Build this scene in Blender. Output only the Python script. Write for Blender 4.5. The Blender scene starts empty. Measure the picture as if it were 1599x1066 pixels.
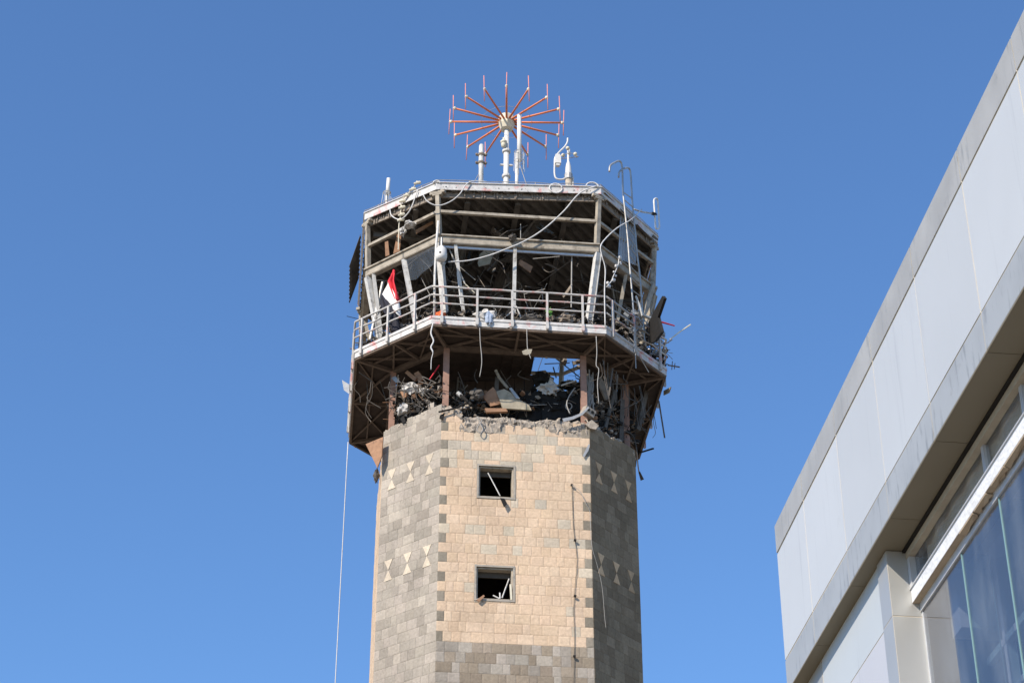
import bpy, math, random
from mathutils import Vector, Matrix, noise
R = math.radians
rnd = random.Random(7)
S = bpy.context.scene
COL = S.collection

# ------------------------------------------------------------------ camera
PITCH, ROLL, F = R(32.28), R(0.168), 3109.0
CAM = Vector((0, 0, 1.6))
cd = bpy.data.cameras.new('camera'); cam = bpy.data.objects.new('camera', cd); COL.objects.link(cam)
cd.sensor_width = 36; cd.lens = 70; cd.clip_start = .1; cd.clip_end = 20000
cR = Vector((1, 0, 0)); cU = Vector((0, -math.sin(PITCH), math.cos(PITCH))); cF = Vector((0, math.cos(PITCH), math.sin(PITCH)))
c_, s_ = math.cos(ROLL), math.sin(ROLL)
cR, cU = c_*cR + s_*cU, -s_*cR + c_*cU
cam.matrix_world = Matrix(((cR.x, cU.x, -cF.x, 0), (cR.y, cU.y, -cF.y, 0), (cR.z, cU.z, -cF.z, 1.6), (0, 0, 0, 1)))
S.camera = cam
# ------------------------------------------------------------------ light
YAW = R(5.8)
SUN_REL, SUN_EL = R(47), R(38)          # degrees left of the tower's front normal; elevation
sl = Vector((-math.sin(SUN_REL)*math.cos(SUN_EL), -math.cos(SUN_REL)*math.cos(SUN_EL), math.sin(SUN_EL)))
sun_dir = Matrix.Rotation(YAW, 3, 'Z') @ sl
w = bpy.data.worlds.new('World'); S.world = w; w.use_nodes = True
nt = w.node_tree; bgn = nt.nodes['Background']; sky = nt.nodes.new('ShaderNodeTexSky')
sky.sky_type = 'NISHITA'; sky.sun_disc = False; sky.sun_elevation = SUN_EL
sky.sun_rotation = math.atan2(sun_dir.x, sun_dir.y)
sky.altitude = 2000; sky.air_density = 1.55; sky.dust_density = 0; sky.ozone_density = 10
nt.links.new(sky.outputs[0], bgn.inputs[0]); bgn.inputs[1].default_value = 0.15
sd = bpy.data.lights.new('sun', 'SUN'); sd.energy = 4.6; sd.angle = R(.53); sd.color = (1, .90, .77)
sun = bpy.data.objects.new('sun', sd); COL.objects.link(sun)
sun.rotation_euler = sun_dir.to_track_quat('Z', 'Y').to_euler(); sun.location = (-30, -30, 60)
S.view_settings.view_transform = 'Standard'; S.view_settings.look = 'None'
S.view_settings.exposure = 0.35; S.view_settings.gamma = 1
S.render.engine = 'CYCLES'

# ------------------------------------------------------------------ frames and surveying helpers
TC = Vector((-.26, 52, 0))                                   # tower centre
TE = Vector((math.cos(YAW), math.sin(YAW), 0)); TN = Vector((-math.sin(YAW), math.cos(YAW), 0))
FT = Matrix.Translation(TC) @ Matrix.Rotation(YAW, 4, 'Z')   # tower frame
YB = R(6.1)
FB = Matrix.Rotation(YB, 4, 'Z')                             # terminal frame
def ray(x, y): return cF + cR*((x-799.5)/F) - cU*((y-533)/F)
def loc(P): P = P - TC; return Vector((P.dot(TE), P.dot(TN), P.z))
def VN(x, y, n, d):                                          # sight line met with the vertical plane n.l = d of the tower frame
    N = TE*n[0] + TN*n[1]; r = ray(x, y); t = ((TC-CAM).dot(N)+d)/r.dot(N); return loc(CAM+r*t)
def VF(x, y, ap=4.6): return VN(x, y, (0, -1), ap)           # front plane
def VR(x, y, d=4.9): return VN(x, y, (.70711, -.70711), d)   # right chamfer plane
def VL(x, y, d=4.9): return VN(x, y, (-.70711, -.70711), d)  # left chamfer plane
def VZ(x, y, z): r = ray(x, y); return loc(CAM+r*((z-1.6)/r.z))

# ------------------------------------------------------------------ materials
def mat(name, col, rough=.8, metal=0, var=.18, scale=6, bump=.15, bscale=40, grime=None, gscale=3, gthr=.55, spec=.3, streak=None, tint=False, soot=False):
    m = bpy.data.materials.new(name); m.use_nodes = True; t = m.node_tree; b = t.nodes['Principled BSDF']
    N = t.nodes.new; L = t.links.new
    tc = N('ShaderNodeTexCoord'); src = tc.outputs['Object']
    n1 = N('ShaderNodeTexNoise'); n1.inputs['Scale'].default_value = scale; n1.inputs['Detail'].default_value = 6; L(src, n1.inputs[0])
    mr = N('ShaderNodeMapRange'); mr.inputs[1].default_value = .25; mr.inputs[2].default_value = .75
    mr.inputs[3].default_value = 1-var; mr.inputs[4].default_value = 1+var; L(n1.outputs[0], mr.inputs[0])
    mx = N('ShaderNodeMix'); mx.data_type = 'RGBA'; mx.blend_type = 'MULTIPLY'; mx.inputs[0].default_value = 1
    if tint:
        at = N('ShaderNodeAttribute'); at.attribute_name = 'tint'; L(at.outputs['Color'], mx.inputs[6])
    else: mx.inputs[6].default_value = (*col, 1)
    L(mr.outputs[0], mx.inputs[7]); out = mx.outputs[2]
    def over(o, gcol, gs, thr, soft, sc3=None):
        n = N('ShaderNodeTexNoise'); n.inputs['Scale'].default_value = gs; n.inputs['Detail'].default_value = 8; n.inputs['Roughness'].default_value = .65
        if sc3:
            mp = N('ShaderNodeMapping'); mp.inputs['Scale'].default_value = sc3; L(src, mp.inputs[0]); L(mp.outputs[0], n.inputs[0])
        else: L(src, n.inputs[0])
        r = N('ShaderNodeMapRange'); r.inputs[1].default_value = thr; r.inputs[2].default_value = thr+soft; L(n.outputs[0], r.inputs[0])
        x = N('ShaderNodeMix'); x.data_type = 'RGBA'; L(r.outputs[0], x.inputs[0]); L(o, x.inputs[6]); x.inputs[7].default_value = (*gcol, 1)
        return x.outputs[2]
    if grime: out = over(out, grime, gscale, gthr, .12)
    if streak: out = over(out, streak[0], streak[1], streak[2], streak[3], streak[4])
    if soot:                                           # broad dusty and smoky stains left on the stonework
        n = N('ShaderNodeTexNoise'); n.inputs['Scale'].default_value = .75; n.inputs['Detail'].default_value = 7; n.inputs['Roughness'].default_value = .6; L(src, n.inputs[0])
        r = N('ShaderNodeMapRange'); r.inputs[1].default_value = .42; r.inputs[2].default_value = .72; r.inputs[3].default_value = 1.06; r.inputs[4].default_value = .82; L(n.outputs[0], r.inputs[0])
        x = N('ShaderNodeMix'); x.data_type = 'RGBA'; x.blend_type = 'MULTIPLY'; x.inputs[0].default_value = 1; L(out, x.inputs[6]); L(r.outputs[0], x.inputs[7]); out = x.outputs[2]
    L(out, b.inputs['Base Color'])
    b.inputs['Roughness'].default_value = rough; b.inputs['Metallic'].default_value = metal; b.inputs['Specular IOR Level'].default_value = spec
    if bump:
        n2 = N('ShaderNodeTexNoise'); n2.inputs['Scale'].default_value = bscale; n2.inputs['Detail'].default_value = 5; L(src, n2.inputs[0])
        bp = N('ShaderNodeBump'); bp.inputs['Strength'].default_value = bump; bp.inputs['Distance'].default_value = .02; L(n2.outputs[0], bp.inputs['Height']); L(bp.outputs[0], b.inputs['Normal'])
    return m
M = {}
M['stone'] = mat('stone', None, .95, var=.15, scale=14, bump=.25, bscale=34, tint=True, spec=.15, soot=True)
M['mortar'] = mat('mortar', (.36, .305, .24), .95, var=.2)
M['inside'] = mat('dark_interior', (.09, .075, .06), .95)
M['concrete'] = mat('broken_concrete', (.35, .30, .245), .95, var=.35, scale=9, bump=1, bscale=24)
M['trim'] = mat('window_trim', (.36, .32, .265), .85, grime=(.22, .21, .19), gscale=9, gthr=.55)
M['tanframe'] = mat('tan_frame', (.42, .36, .28), .8, grime=(.2, .17, .14), gscale=10)
M['white_red'] = mat('white_paint_red_scuffs', (.57, .55, .52), .6, grime=(.60, .24, .22), gscale=2.8, gthr=.55, streak=((.36, .33, .30), 7, .57, .14, (1, 1, .5)))
M['white'] = mat('white_paint', (.60, .58, .54), .6, grime=(.28, .25, .21), gscale=5, gthr=.55, streak=((.36, .33, .28), 9, .56, .2, (1, 1, .4)))
M['white_clean'] = mat('white_plastic', (.66, .64, .60), .5, var=.10, bump=.03, grime=(.42, .38, .32), gscale=6, gthr=.62)
M['rail'] = mat('rail_paint', (.50, .475, .44), .6, grime=(.55, .24, .21), gscale=2.2, gthr=.53, streak=((.22, .2, .18), 9, .6, .1, (1, 1, 1)))
M['beige'] = mat('dusty_beige_steel', (.36, .315, .25), .8, var=.28, scale=5, grime=(.18, .15, .115), gscale=4, gthr=.54)
M['beige_dark'] = mat('dusty_brown_steel', (.24, .20, .16), .85, var=.3)
M['rust'] = mat('red_oxide_steel', (.33, .195, .145), .8, var=.2, grime=(.2, .12, .09), gscale=7, gthr=.6)
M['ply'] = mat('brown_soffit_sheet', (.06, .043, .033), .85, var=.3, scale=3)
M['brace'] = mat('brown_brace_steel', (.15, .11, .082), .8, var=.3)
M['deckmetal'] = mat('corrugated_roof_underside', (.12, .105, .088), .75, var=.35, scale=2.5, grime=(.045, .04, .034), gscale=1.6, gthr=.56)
M['steel'] = mat('grey_steel', (.40, .39, .37), .5, metal=.5, var=.2)
M['dark'] = mat('charred_and_shade_black', (.016, .014, .012), .85, var=.4)
M['wreck'] = mat('sooty_wreckage', (.12, .105, .09), .85, var=.5, scale=3)
M['orange'] = mat('orange_paint', (.72, .215, .085), .5, var=.12, bump=.02)
M['pink'] = mat('faded_orange_rod', (.72, .27, .2), .5, var=.1, bump=.02)
M['cream'] = mat('cream_plastic', (.66, .60, .46), .55, var=.1, bump=.05)
M['cable'] = mat('white_cable', (.62, .60, .57), .6, var=.15, bump=0)
M['cable_g'] = mat('grey_cable', (.36, .34, .31), .7, var=.2, bump=0)
M['cable_d'] = mat('dark_cable', (.06, .055, .05), .8, var=.2, bump=0)
M['red'] = mat('flag_red', (.62, .035, .05), .8, var=.12, bump=.05)
M['fwhite'] = mat('flag_white', (.74, .72, .70), .8, var=.08, bump=.05)
M['fblack'] = mat('flag_black', (.022, .022, .032), .8, var=.2, bump=.05)
M['wood'] = mat('brown_board', (.34, .19, .11), .8, var=.25, grime=(.16, .09, .06), gscale=4)
M['board'] = mat('pale_board', (.36, .315, .235), .85, var=.25, grime=(.22, .2, .14), gscale=4)
M['foil'] = mat('crumpled_white_sheet', (.52, .49, .45), .5, var=.25)
M['orange_rag'] = mat('orange_rag', (.75, .16, .05), .8)
M['blue_rag'] = mat('blue_plastic', (.34, .40, .50), .6)
M['leaf'] = mat('leaf_green', (.10, .26, .04), .7, bump=0)
# terminal
ST = ((.33, .34, .335), 2.2, .56, .16, (1, 3.5, .3))
M['panel'] = mat('white_aluminium_panel', None, .42, var=.035, scale=.7, bump=.03, bscale=1.2, spec=.5, tint=True, grime=(.42, .43, .43), gscale=1.1, gthr=.66, streak=((.39, .405, .42), 2.4, .60, .22, (1, 3, .16)))
M['coping'] = mat('weathered_aluminium_coping', (.37, .365, .345), .45, var=.14, scale=1.4, bump=.03, bscale=4, spec=.5, grime=(.25, .25, .235), gscale=2.2, gthr=.62, streak=((.29, .29, .275), 3.2, .55, .12, (1, 3, .5)))
M['lowtrim'] = mat('pale_aluminium_trim', (.355, .37, .375), .42, var=.10, scale=1.4, bump=.02, bscale=4, spec=.5, grime=(.27, .27, .265), gscale=2, gthr=.62, streak=((.24, .25, .255), 5, .55, .10, (1, 2.2, .35)))
M['seal'] = mat('cream_sealant', (.60, .52, .40), .8, var=.15, bump=.05)
M['soffit'] = mat('soffit_panel', (.205, .175, .12), .6, var=.06, scale=1, bump=.02)
M['clad'] = mat('column_cladding', (.50, .495, .465), .36, var=.07, scale=1.2, bump=.02, bscale=3, spec=.5, metal=.4, streak=((.60, .57, .52), 1.6, .60, .10, (1, 2.5, .3)))  # paler streaks paint in sunlight reflected onto the column
M['alu'] = mat('aluminium_frame', (.58, .59, .60), .35, metal=.3, var=.08, bump=.02)
M['tanwood'] = mat('tan_window_head', (.44, .38, .29), .7, var=.12)
M['flake'] = mat('flaking_white_paint', (.70, .71, .72), .7, var=.08, bump=.6, bscale=26, grime=(.50, .50, .50), gscale=14, gthr=.6, streak=((.28, .52, .78), 2.6, .70, .04, (1, 1, 1)))
M['card'] = mat('torn_brown_board', (.44, .35, .25), .9, var=.15)
M['curtain'] = mat('beige_curtain', (.74, .67, .54), .9, var=.1)
M['room'] = mat('interior_paint', (.72, .72, .72), .9, var=.06)
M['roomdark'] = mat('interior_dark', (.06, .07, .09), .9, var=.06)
M['ground'] = mat('dusty_paving', (.25, .215, .165), .95, var=.2, scale=.3)
def glass(name, tint, glossy, fac, rough=.02):
    m = bpy.data.materials.new(name); m.use_nodes = True; t = m.node_tree; t.nodes.clear(); N = t.nodes.new; L = t.links.new
    o = N('ShaderNodeOutputMaterial'); mx = N('ShaderNodeMixShader'); tr = N('ShaderNodeBsdfTransparent'); gl = N('ShaderNodeBsdfGlossy'); lw = N('ShaderNodeLayerWeight'); fr = N('ShaderNodeMath'); fr.operation = 'POWER'; fr.inputs[1].default_value = 3.6; lw.inputs[0].default_value = .5; L(lw.outputs['Facing'], fr.inputs[0])
    tr.inputs[0].default_value = (*tint, 1); gl.inputs[0].default_value = (*glossy, 1); gl.inputs['Roughness'].default_value = rough
    a = N('ShaderNodeMath'); a.operation = 'ADD'; a.use_clamp = True; a.inputs[1].default_value = fac; L(fr.outputs[0], a.inputs[0]); L(a.outputs[0], mx.inputs[0])
    df = N('ShaderNodeBsdfDiffuse'); df.inputs[0].default_value = (.45, .5, .55, 1); m2 = N('ShaderNodeMixShader')
    tc = N('ShaderNodeTexCoord'); mp = N('ShaderNodeMapping'); mp.inputs['Scale'].default_value = (1, 1.3, .6); n = N('ShaderNodeTexNoise'); n.inputs['Scale'].default_value = 1.6; n.inputs['Detail'].default_value = 8
    L(tc.outputs['Object'], mp.inputs[0]); L(mp.outputs[0], n.inputs[0]); r = N('ShaderNodeMapRange'); r.inputs[1].default_value = .48; r.inputs[2].default_value = .8; r.inputs[3].default_value = .05; r.inputs[4].default_value = .20; L(n.outputs[0], r.inputs[0])
    L(tr.outputs[0], mx.inputs[1]); L(gl.outputs[0], mx.inputs[2]); L(r.outputs[0], m2.inputs[0]); L(mx.outputs[0], m2.inputs[1]); L(df.outputs[0], m2.inputs[2]); L(m2.outputs[0], o.inputs[0])
    return m
M['glass'] = glass('tinted_curtain_glass', (.72, .74, .77), (.74, .73, .74), .05)
M['fin'] = glass('glass_fin', (.72, .86, .86), (.8, .9, .9), .05)
M['finedge'] = mat('green_glass_edge', (.20, .34, .35), .3, var=.05, bump=0)
M['pane'] = glass('dusty_pane', (.93, .93, .93), (.7, .72, .75), .0)

# ------------------------------------------------------------------ mesh builder
def V(*a): return Vector(a)
class MB:
    def __init__(s): s.v = []; s.f = []; s.t = []; s.col = None
    def add(s, vs, fs):
        n = len(s.v); s.v += [Vector(p) for p in vs]; s.f += [tuple(i+n for i in f) for f in fs]
        if s.col: s.t += [s.col]*len(vs)
        return s
    def hexa(s, p): return s.add(p, [(0, 3, 2, 1), (4, 5, 6, 7), (0, 1, 5, 4), (1, 2, 6, 5), (2, 3, 7, 6), (3, 0, 4, 7)])
    def box(s, a, b):
        x0, y0, z0 = a; x1, y1, z1 = b
        return s.hexa([(x0, y0, z0), (x1, y0, z0), (x1, y1, z0), (x0, y1, z0), (x0, y0, z1), (x1, y0, z1), (x1, y1, z1), (x0, y1, z1)])
    def rbox(s, c, size, rot):
        h = Vector(size)/2; q = []
        for z in (-1, 1):
            for x, y in ((-1, -1), (1, -1), (1, 1), (-1, 1)): q.append(Vector(c) + rot @ Vector((x*h.x, y*h.y, z*h.z)))
        return s.hexa(q)
    def bar(s, a, b, w, h, up=None):
        a, b = Vector(a), Vector(b); d = (b-a).normalized(); up = Vector(up) if up else Vector((0, 0, 1))
        if abs(d.dot(up)) > .98: up = Vector((0, 1, 0))
        x = d.cross(up).normalized(); y = x.cross(d); q = []
        for p in (a, b):
            for i, j in ((-1, -1), (1, -1), (1, 1), (-1, 1)): q.append(p + x*(i*w/2) + y*(j*h/2))
        return s.hexa(q)
    def tube(s, path, r, n=6, cap=True):
        path = [Vector(p) for p in path]; m = len(path); rs = r if isinstance(r, (list, tuple)) else [r]*m
        vs = []; up = None
        for i, p in enumerate(path):
            d = (path[min(i+1, m-1)]-path[max(i-1, 0)])
            if d.length < 1e-9: d = Vector((0, 0, 1))
            d.normalize()
            if up is None: up = Vector((0, 0, 1)) if abs(d.z) < .9 else Vector((1, 0, 0))
            x = d.cross(up); 
            if x.length < 1e-6: x = d.cross(Vector((.3, .8, .5)))
            x.normalize(); up = x.cross(d).normalized()
            for k in range(n):
                a = 2*math.pi*k/n; vs.append(p + x*(math.cos(a)*rs[i]) + up*(math.sin(a)*rs[i]))
        fs = [(i*n+k, i*n+(k+1) % n, (i+1)*n+(k+1) % n, (i+1)*n+k) for i in range(m-1) for k in range(n)]
        if cap: fs += [tuple(range(n))[::-1], tuple((m-1)*n+k for k in range(n))]
        return s.add(vs, fs)
    def lathe(s, c, prof, n=14):                       # prof: (radius, z)
        c = Vector(c); return s.tube([c+V(0, 0, z) for _, z in prof], [max(q, .001) for q, _ in prof], n)
    def ball(s, c, r, n=8):
        return s.lathe(c, [(r*math.sin(math.pi*i/6), -r*math.cos(math.pi*i/6)) for i in range(7)], n)
    def prism(s, poly, z0, z1):
        n = len(poly); vs = [(x, y, z0) for x, y in poly] + [(x, y, z1) for x, y in poly]
        return s.add(vs, [tuple(range(n))[::-1], tuple(range(n, 2*n))] + [(i, (i+1) % n, n+(i+1) % n, n+i) for i in range(n)])
    def plate(s, pts, th, nrm=None):                   # polygon in space given thickness
        pts = [Vector(p) for p in pts]; n = len(pts)
        nn = Vector(nrm) if nrm else (pts[1]-pts[0]).cross(pts[2]-pts[0]); nn.normalize()
        return s.add(pts + [p+nn*th for p in pts], [tuple(range(n))[::-1], tuple(range(n, 2*n))] + [(i, (i+1) % n, n+(i+1) % n, n+i) for i in range(n)])
    def sheet(s, fn, nu, nv, th):                      # curved sheet fn(u,v), thickness along local normal
        P = [[Vector(fn(i/nu, j/nv)) for j in range(nv+1)] for i in range(nu+1)]; A = []; B = []
        for i in range(nu+1):
            for j in range(nv+1):
                du = P[min(i+1, nu)][j]-P[max(i-1, 0)][j]; dv = P[i][min(j+1, nv)]-P[i][max(j-1, 0)]
                q = du.cross(dv); q = q.normalized() if q.length > 1e-9 else V(0, 0, 1)
                A.append(P[i][j]); B.append(P[i][j]+q*th)
        k = nv+1; o = len(A); fs = []
        for i in range(nu):
            for j in range(nv):
                a = i*k+j; fs += [(a, a+k, a+k+1, a+1)[::-1], (o+a, o+a+k, o+a+k+1, o+a+1)]
        rim = [i*k for i in range(nu+1)] + [nu*k+j for j in range(1, nv+1)] + [i*k+nv for i in range(nu-1, -1, -1)] + [j for j in range(nv-1, 0, -1)]
        for a, b in zip(rim, rim[1:]+rim[:1]): fs.append((a, b, o+b, o+a))
        return s.add(A+B, fs)
    def mesh(s, name, origin=V(0, 0, 0), smooth=False):
        m = bpy.data.meshes.new(name); m.from_pydata([p-origin for p in s.v], [], s.f)
        if s.t:
            a = m.attributes.new('tint', 'FLOAT_COLOR', 'POINT')
            a.data.foreach_set('color', [x for t in s.t for x in (*t, 1)])
        if smooth: m.polygons.foreach_set('use_smooth', [True]*len(m.polygons))
        m.update(); return m
ORG = {}
def place(o, frame, org): o.matrix_world = frame @ Matrix.Translation(org); ORG[o.name] = Vector(org)
def tag(o, label, cat, group=None):
    o['label'] = label; o['category'] = cat
    if group: o['group'] = group
def thing(name, label, cat, org, group=None, frame=FT):
    o = bpy.data.objects.new(name, None); o.empty_display_size = .3; COL.objects.link(o); place(o, frame, org); tag(o, label, cat, group); return o
def part(name, mb, m, parent, smooth=False, kind=None, label=None):
    o = bpy.data.objects.new(name, mb.mesh(name, ORG[parent.name], smooth)); o.data.materials.append(M[m]); COL.objects.link(o)
    o.parent = parent; ORG[o.name] = ORG[parent.name]
    if kind: o['kind'] = kind
    if label: o['label'] = label
    return o
def solo(name, mb, m, label, cat, group=None, frame=FT, smooth=False, kind=None):
    lo = [min(p[i] for p in mb.v) for i in range(3)]; hi = [max(p[i] for p in mb.v) for i in range(3)]
    org = V((lo[0]+hi[0])/2, (lo[1]+hi[1])/2, lo[2])
    o = bpy.data.objects.new(name, mb.mesh(name, org, smooth)); o.data.materials.append(M[m]); COL.objects.link(o); place(o, frame, org); tag(o, label, cat, group)
    if kind: o['kind'] = kind
    return o
def spline(pts, n=6):
    pts = [Vector(p) for p in pts]; out = []; q = [2*pts[0]-pts[1]] + pts + [2*pts[-1]-pts[-2]]
    for i in range(1, len(q)-2):
        a, b, c, d = q[i-1:i+3]
        for k in range(n):
            t = k/n; out.append(.5*((2*b) + (c-a)*t + (2*a-5*b+4*c-d)*t*t + (3*b-a-3*c+d)*t**3))
    return out + [pts[-1]]
def octa(ap, h):                                       # chamfered square, corner 0 = front-left, running anticlockwise from above
    return [(-h, -ap), (h, -ap), (ap, -h), (ap, h), (h, ap), (-h, ap), (-ap, h), (-ap, -h)]
def corner(ap, h, k, z): x, y = octa(ap, h)[k % 8]; return V(x, y, z)
def lerp(a, b, t): return a + (b-a)*t

# ------------------------------------------------------------------ ground
g = MB(); g.plate([(-6000, -6000, 0), (6000, -6000, 0), (6000, 6000, 0), (-6000, 6000, 0)], -1.0, (0, 0, 1))
o = bpy.data.objects.new('ground', g.mesh('ground')); o.data.materials.append(M['ground']); COL.objects.link(o); o['kind'] = 'structure'

# ================================================================== CONTROL TOWER
tower = thing('control_tower', 'war-damaged octagonal stone control tower with gutted cab and railed balcony', 'tower', V(0, 0, 0))
AP, HW = 3.637, 2.084
WT = .34                                               # wall thickness
ZTOP = 29.6
WIN = [(-1.015, -.055, 27.095, 28.045), (-1.045, -.065, 24.035, 24.975)]
oc = octa(AP, HW)
wall = MB()
def facebasis(k):
    a = V(*oc[k], 0); b = V(*oc[(k+1) % 8], 0); d = (b-a); L = d.length; d.normalize(); n = V(d.y, -d.x, 0); return a, d, n, L
def slab(mb, k, u0, u1, z0, z1, d0, d1):
    a, d, n, L = facebasis(k); q = []
    for z in (z0, z1):
        for u, dd in ((u0, d0), (u1, d0), (u1, d1), (u0, d1)): q.append(a + d*u + n*dd + V(0, 0, z))
    mb.hexa(q)
BK = -.012
for k in range(8):
    a, d, n, L = facebasis(k); e = .14
    if k == 0:
        zs = [0, WIN[1][2], WIN[1][3], WIN[0][2], WIN[0][3], ZTOP-.3]
        for i in range(5):
            if i in (1, 3):
                x0, x1 = (WIN[1] if i == 1 else WIN[0])[:2]
                slab(wall, k, e*.06, x0+HW, zs[i], zs[i+1], BK-WT, BK); slab(wall, k, x1+HW, L-e*.06, zs[i], zs[i+1], BK-WT, BK)
            else: slab(wall, k, e*.06, L-e*.06, zs[i], zs[i+1], BK-WT, BK)
    else: slab(wall, k, e*.06, L-e*.06, 0, ZTOP-.25, BK-WT, BK)
shaft = part('shaft_wall', wall, 'mortar', tower)
inner = MB(); 
for z in (26.3, 23.2, 20, 28.95): inner.prism(octa(AP-.38, HW-.15), z-.2, z)
inner.box((-2.2, -1.2, 20), (2.2, -1.0, 28.9))
part('interior_floor', inner, 'inside', tower)

# stone facing -----------------------------------------------------
CH = .287; Z0 = 22.78
TAN = [(.61, .455, .318), (.60, .445, .308), (.62, .468, .33), (.592, .436, .298)]
PALE = [(.53, .445, .335), (.475, .41, .32), (.56, .475, .36)]
GREY = [(.305, .268, .222), (.322, .284, .235), (.285, .249, .205), (.345, .303, .25)]
LGREY = [(.395, .345, .285), (.365, .318, .265)]
DGREY = [(.225, .195, .15), (.265, .23, .18)]
FGREY = [(.285, .231, .172), (.252, .204, .152), (.315, .258, .197), (.267, .216, .163)]
SHADE_GREY = [(.235, .175, .112), (.26, .195, .126), (.215, .158, .10), (.285, .215, .14)]  # right chamfer greys, its shade and a warm offset put into the colour
def jit(c, a=.045): f = 1 + rnd.uniform(-a, a); return tuple(x*f*(1+rnd.uniform(-.006, .006)) for x in c)
def stone(mb, k, u0, u1, z0, z1, col):
    g = .0022; u0 += g; u1 -= g; z0 += g; z1 -= g
    if u1-u0 < .03 or z1-z0 < .03: return
    a, d, n, L = facebasis(k)
    def P(u, z, dd): return a + d*u + n*dd + V(0, 0, z)
    um, zm = (u0+u1)/2, (z0+z1)/2; base = rnd.uniform(-.003, .003); ins = min(.035, (u1-u0)*.25, (z1-z0)*.25); j = lambda s: rnd.uniform(-s, s)
    vs = [P(u0, z0, -.03), P(u1, z0, -.03), P(u1, z1, -.03), P(u0, z1, -.03)]
    r1 = [(u0, z0), (um, z0), (u1, z0), (u1, zm), (u1, z1), (um, z1), (u0, z1), (u0, zm)]
    for q in r1: vs.append(P(q[0], q[1], -.003+base*.6+j(.0015)))
    for q in r1: vs.append(P(q[0]+(um-q[0])*0 + (ins if q[0] < um else -ins if q[0] > um else j(.04)), q[1] + (ins if q[1] < zm else -ins if q[1] > zm else j(.03)), base+.001+j(.0022)))
    vs.append(P(um+j(.03), zm+j(.03), base+.001+j(.003)))
    fs = [(0, 1, 6, 5, 4), (1, 2, 8, 7, 6), (2, 3, 10, 9, 8), (3, 0, 4, 11, 10)]
    for i in range(8):
        x = (i+1) % 8; fs.append((4+i, 4+x, 12+x, 12+i)); fs.append((12+i, 12+x, 20))
    mb.col = jit(col); mb.add(vs, fs); mb.col = None
def topz(k, u, L):                                     # ragged top of the facing
    if k == 7: return 29.80 + .33*u/L                  # left chamfer rises to the front corner
    if k == 0: return 29.72 if u < .55 else (29.12 if u < 1.75 else (29.42 if u < 3.05 else (29.2 if u < 3.7 else 29.5)))
    if k == 1: return 29.50 + .2*u/L
    return 29.6
front_stones = []; facing = MB()
def emit(k, u0, u1, z0, z1, col, prio):
    rects = [(u0, u1, z0, z1)]
    if k == 0:
        for x0, x1, a, b in WIN:
            x0 += HW-.052; x1 += HW+.052; a -= .052; b += .052; new = []
            for r in rects:
                if r[1] <= x0 or r[0] >= x1 or r[3] <= a or r[2] >= b: new.append(r); continue
                if r[0] < x0: new.append((r[0], x0, r[2], r[3]))
                if r[1] > x1: new.append((x1, r[1], r[2], r[3]))
                m0, m1 = max(r[0], x0), min(r[1], x1)
                if r[2] < a: new.append((m0, m1, r[2], a))
                if r[3] > b: new.append((m0, m1, b, r[3]))
            rects = new
    for r in rects:
        if prio: 
            q = MB(); stone(q, k, *r, col)
            if q.v: front_stones.append(((r[1]-r[0])*(r[3]-r[2]), q))
        else: stone(facing, k, *r, col)
for k in (7, 0, 1, 6, 2):
    a, d, n, L = facebasis(k)
    for row in range(-8, 26):
        z = Z0 + row*CH; u = 0.0; first = True
        while u < L-.01:
            wd = rnd.choice([.20, .23, .26, .29, .32, .36, .43])
            tanrow = (k == 0 and row >= 0) or k in (6, 2)
            col = None
            if k == 0 and row >= 0:
                if u == 0 and row % 2 == 0: wd = rnd.choice([.17, .2, .2, .24]); col = rnd.choice(DGREY)
                elif L-u < .75 and row % 2 == 0:
                    if L-u > .35: wd = L-u-rnd.choice([.17, .2, .22])
                    else: wd = L-u; col = rnd.choice(DGREY)
            if L-u-wd < .16: wd = L-u
            if k == 0 and row >= 0 and row % 2 == 0 and col is None and L-u-wd < .1: wd = L-u-.2
            if col is None:
                if tanrow:
                    pp = .10 + (.28 if row > 17 else 0) + (.22 if (row > 15 and u < 1.0) else 0)
                    col = rnd.choice(PALE) if rnd.random() < pp and k == 0 else rnd.choice(TAN)
                elif k == 0: col = rnd.choice(LGREY) if rnd.random() < .16 else rnd.choice(FGREY if rnd.random() < .8 else GREY)
                elif k == 7: x = rnd.random(); col = rnd.choice(LGREY) if x < .30 else rnd.choice(GREY + LGREY[1:])
                else: x = rnd.random(); col = rnd.choice(SHADE_GREY)
            um = u+wd/2
            tz = topz(k, um, L) + rnd.uniform(-.06, .06)
            if z < tz-.12: emit(k, u, u+wd, z, min(z+CH, max(z+CH*.6, tz)), col, k == 0 and row >= -3)
            u += wd
front_stones.sort(key=lambda t: -t[0])
for i, (_, q) in enumerate(front_stones):
    if i < 300: part('stone', q, 'stone', shaft)
    else: facing.v, n0 = facing.v + q.v, len(facing.v); facing.f += [tuple(x+n0 for x in f) for f in q.f]; facing.t += q.t
part('stone_facing', facing, 'stone', shaft, kind='stuff')
# hourglass inlays
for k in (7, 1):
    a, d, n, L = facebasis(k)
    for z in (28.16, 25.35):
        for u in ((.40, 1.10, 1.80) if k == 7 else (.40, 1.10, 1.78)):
            q = MB(); q.col = jit((.56, .475, .365) if k == 7 else (.58, .39, .23), .10)  # lit tone on the left, browner shaded tone painted in on the right
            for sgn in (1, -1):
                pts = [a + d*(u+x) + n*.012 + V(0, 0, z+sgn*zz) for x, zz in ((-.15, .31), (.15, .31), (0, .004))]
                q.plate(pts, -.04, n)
            part('hourglass_inlay', q, 'stone', shaft)
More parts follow.
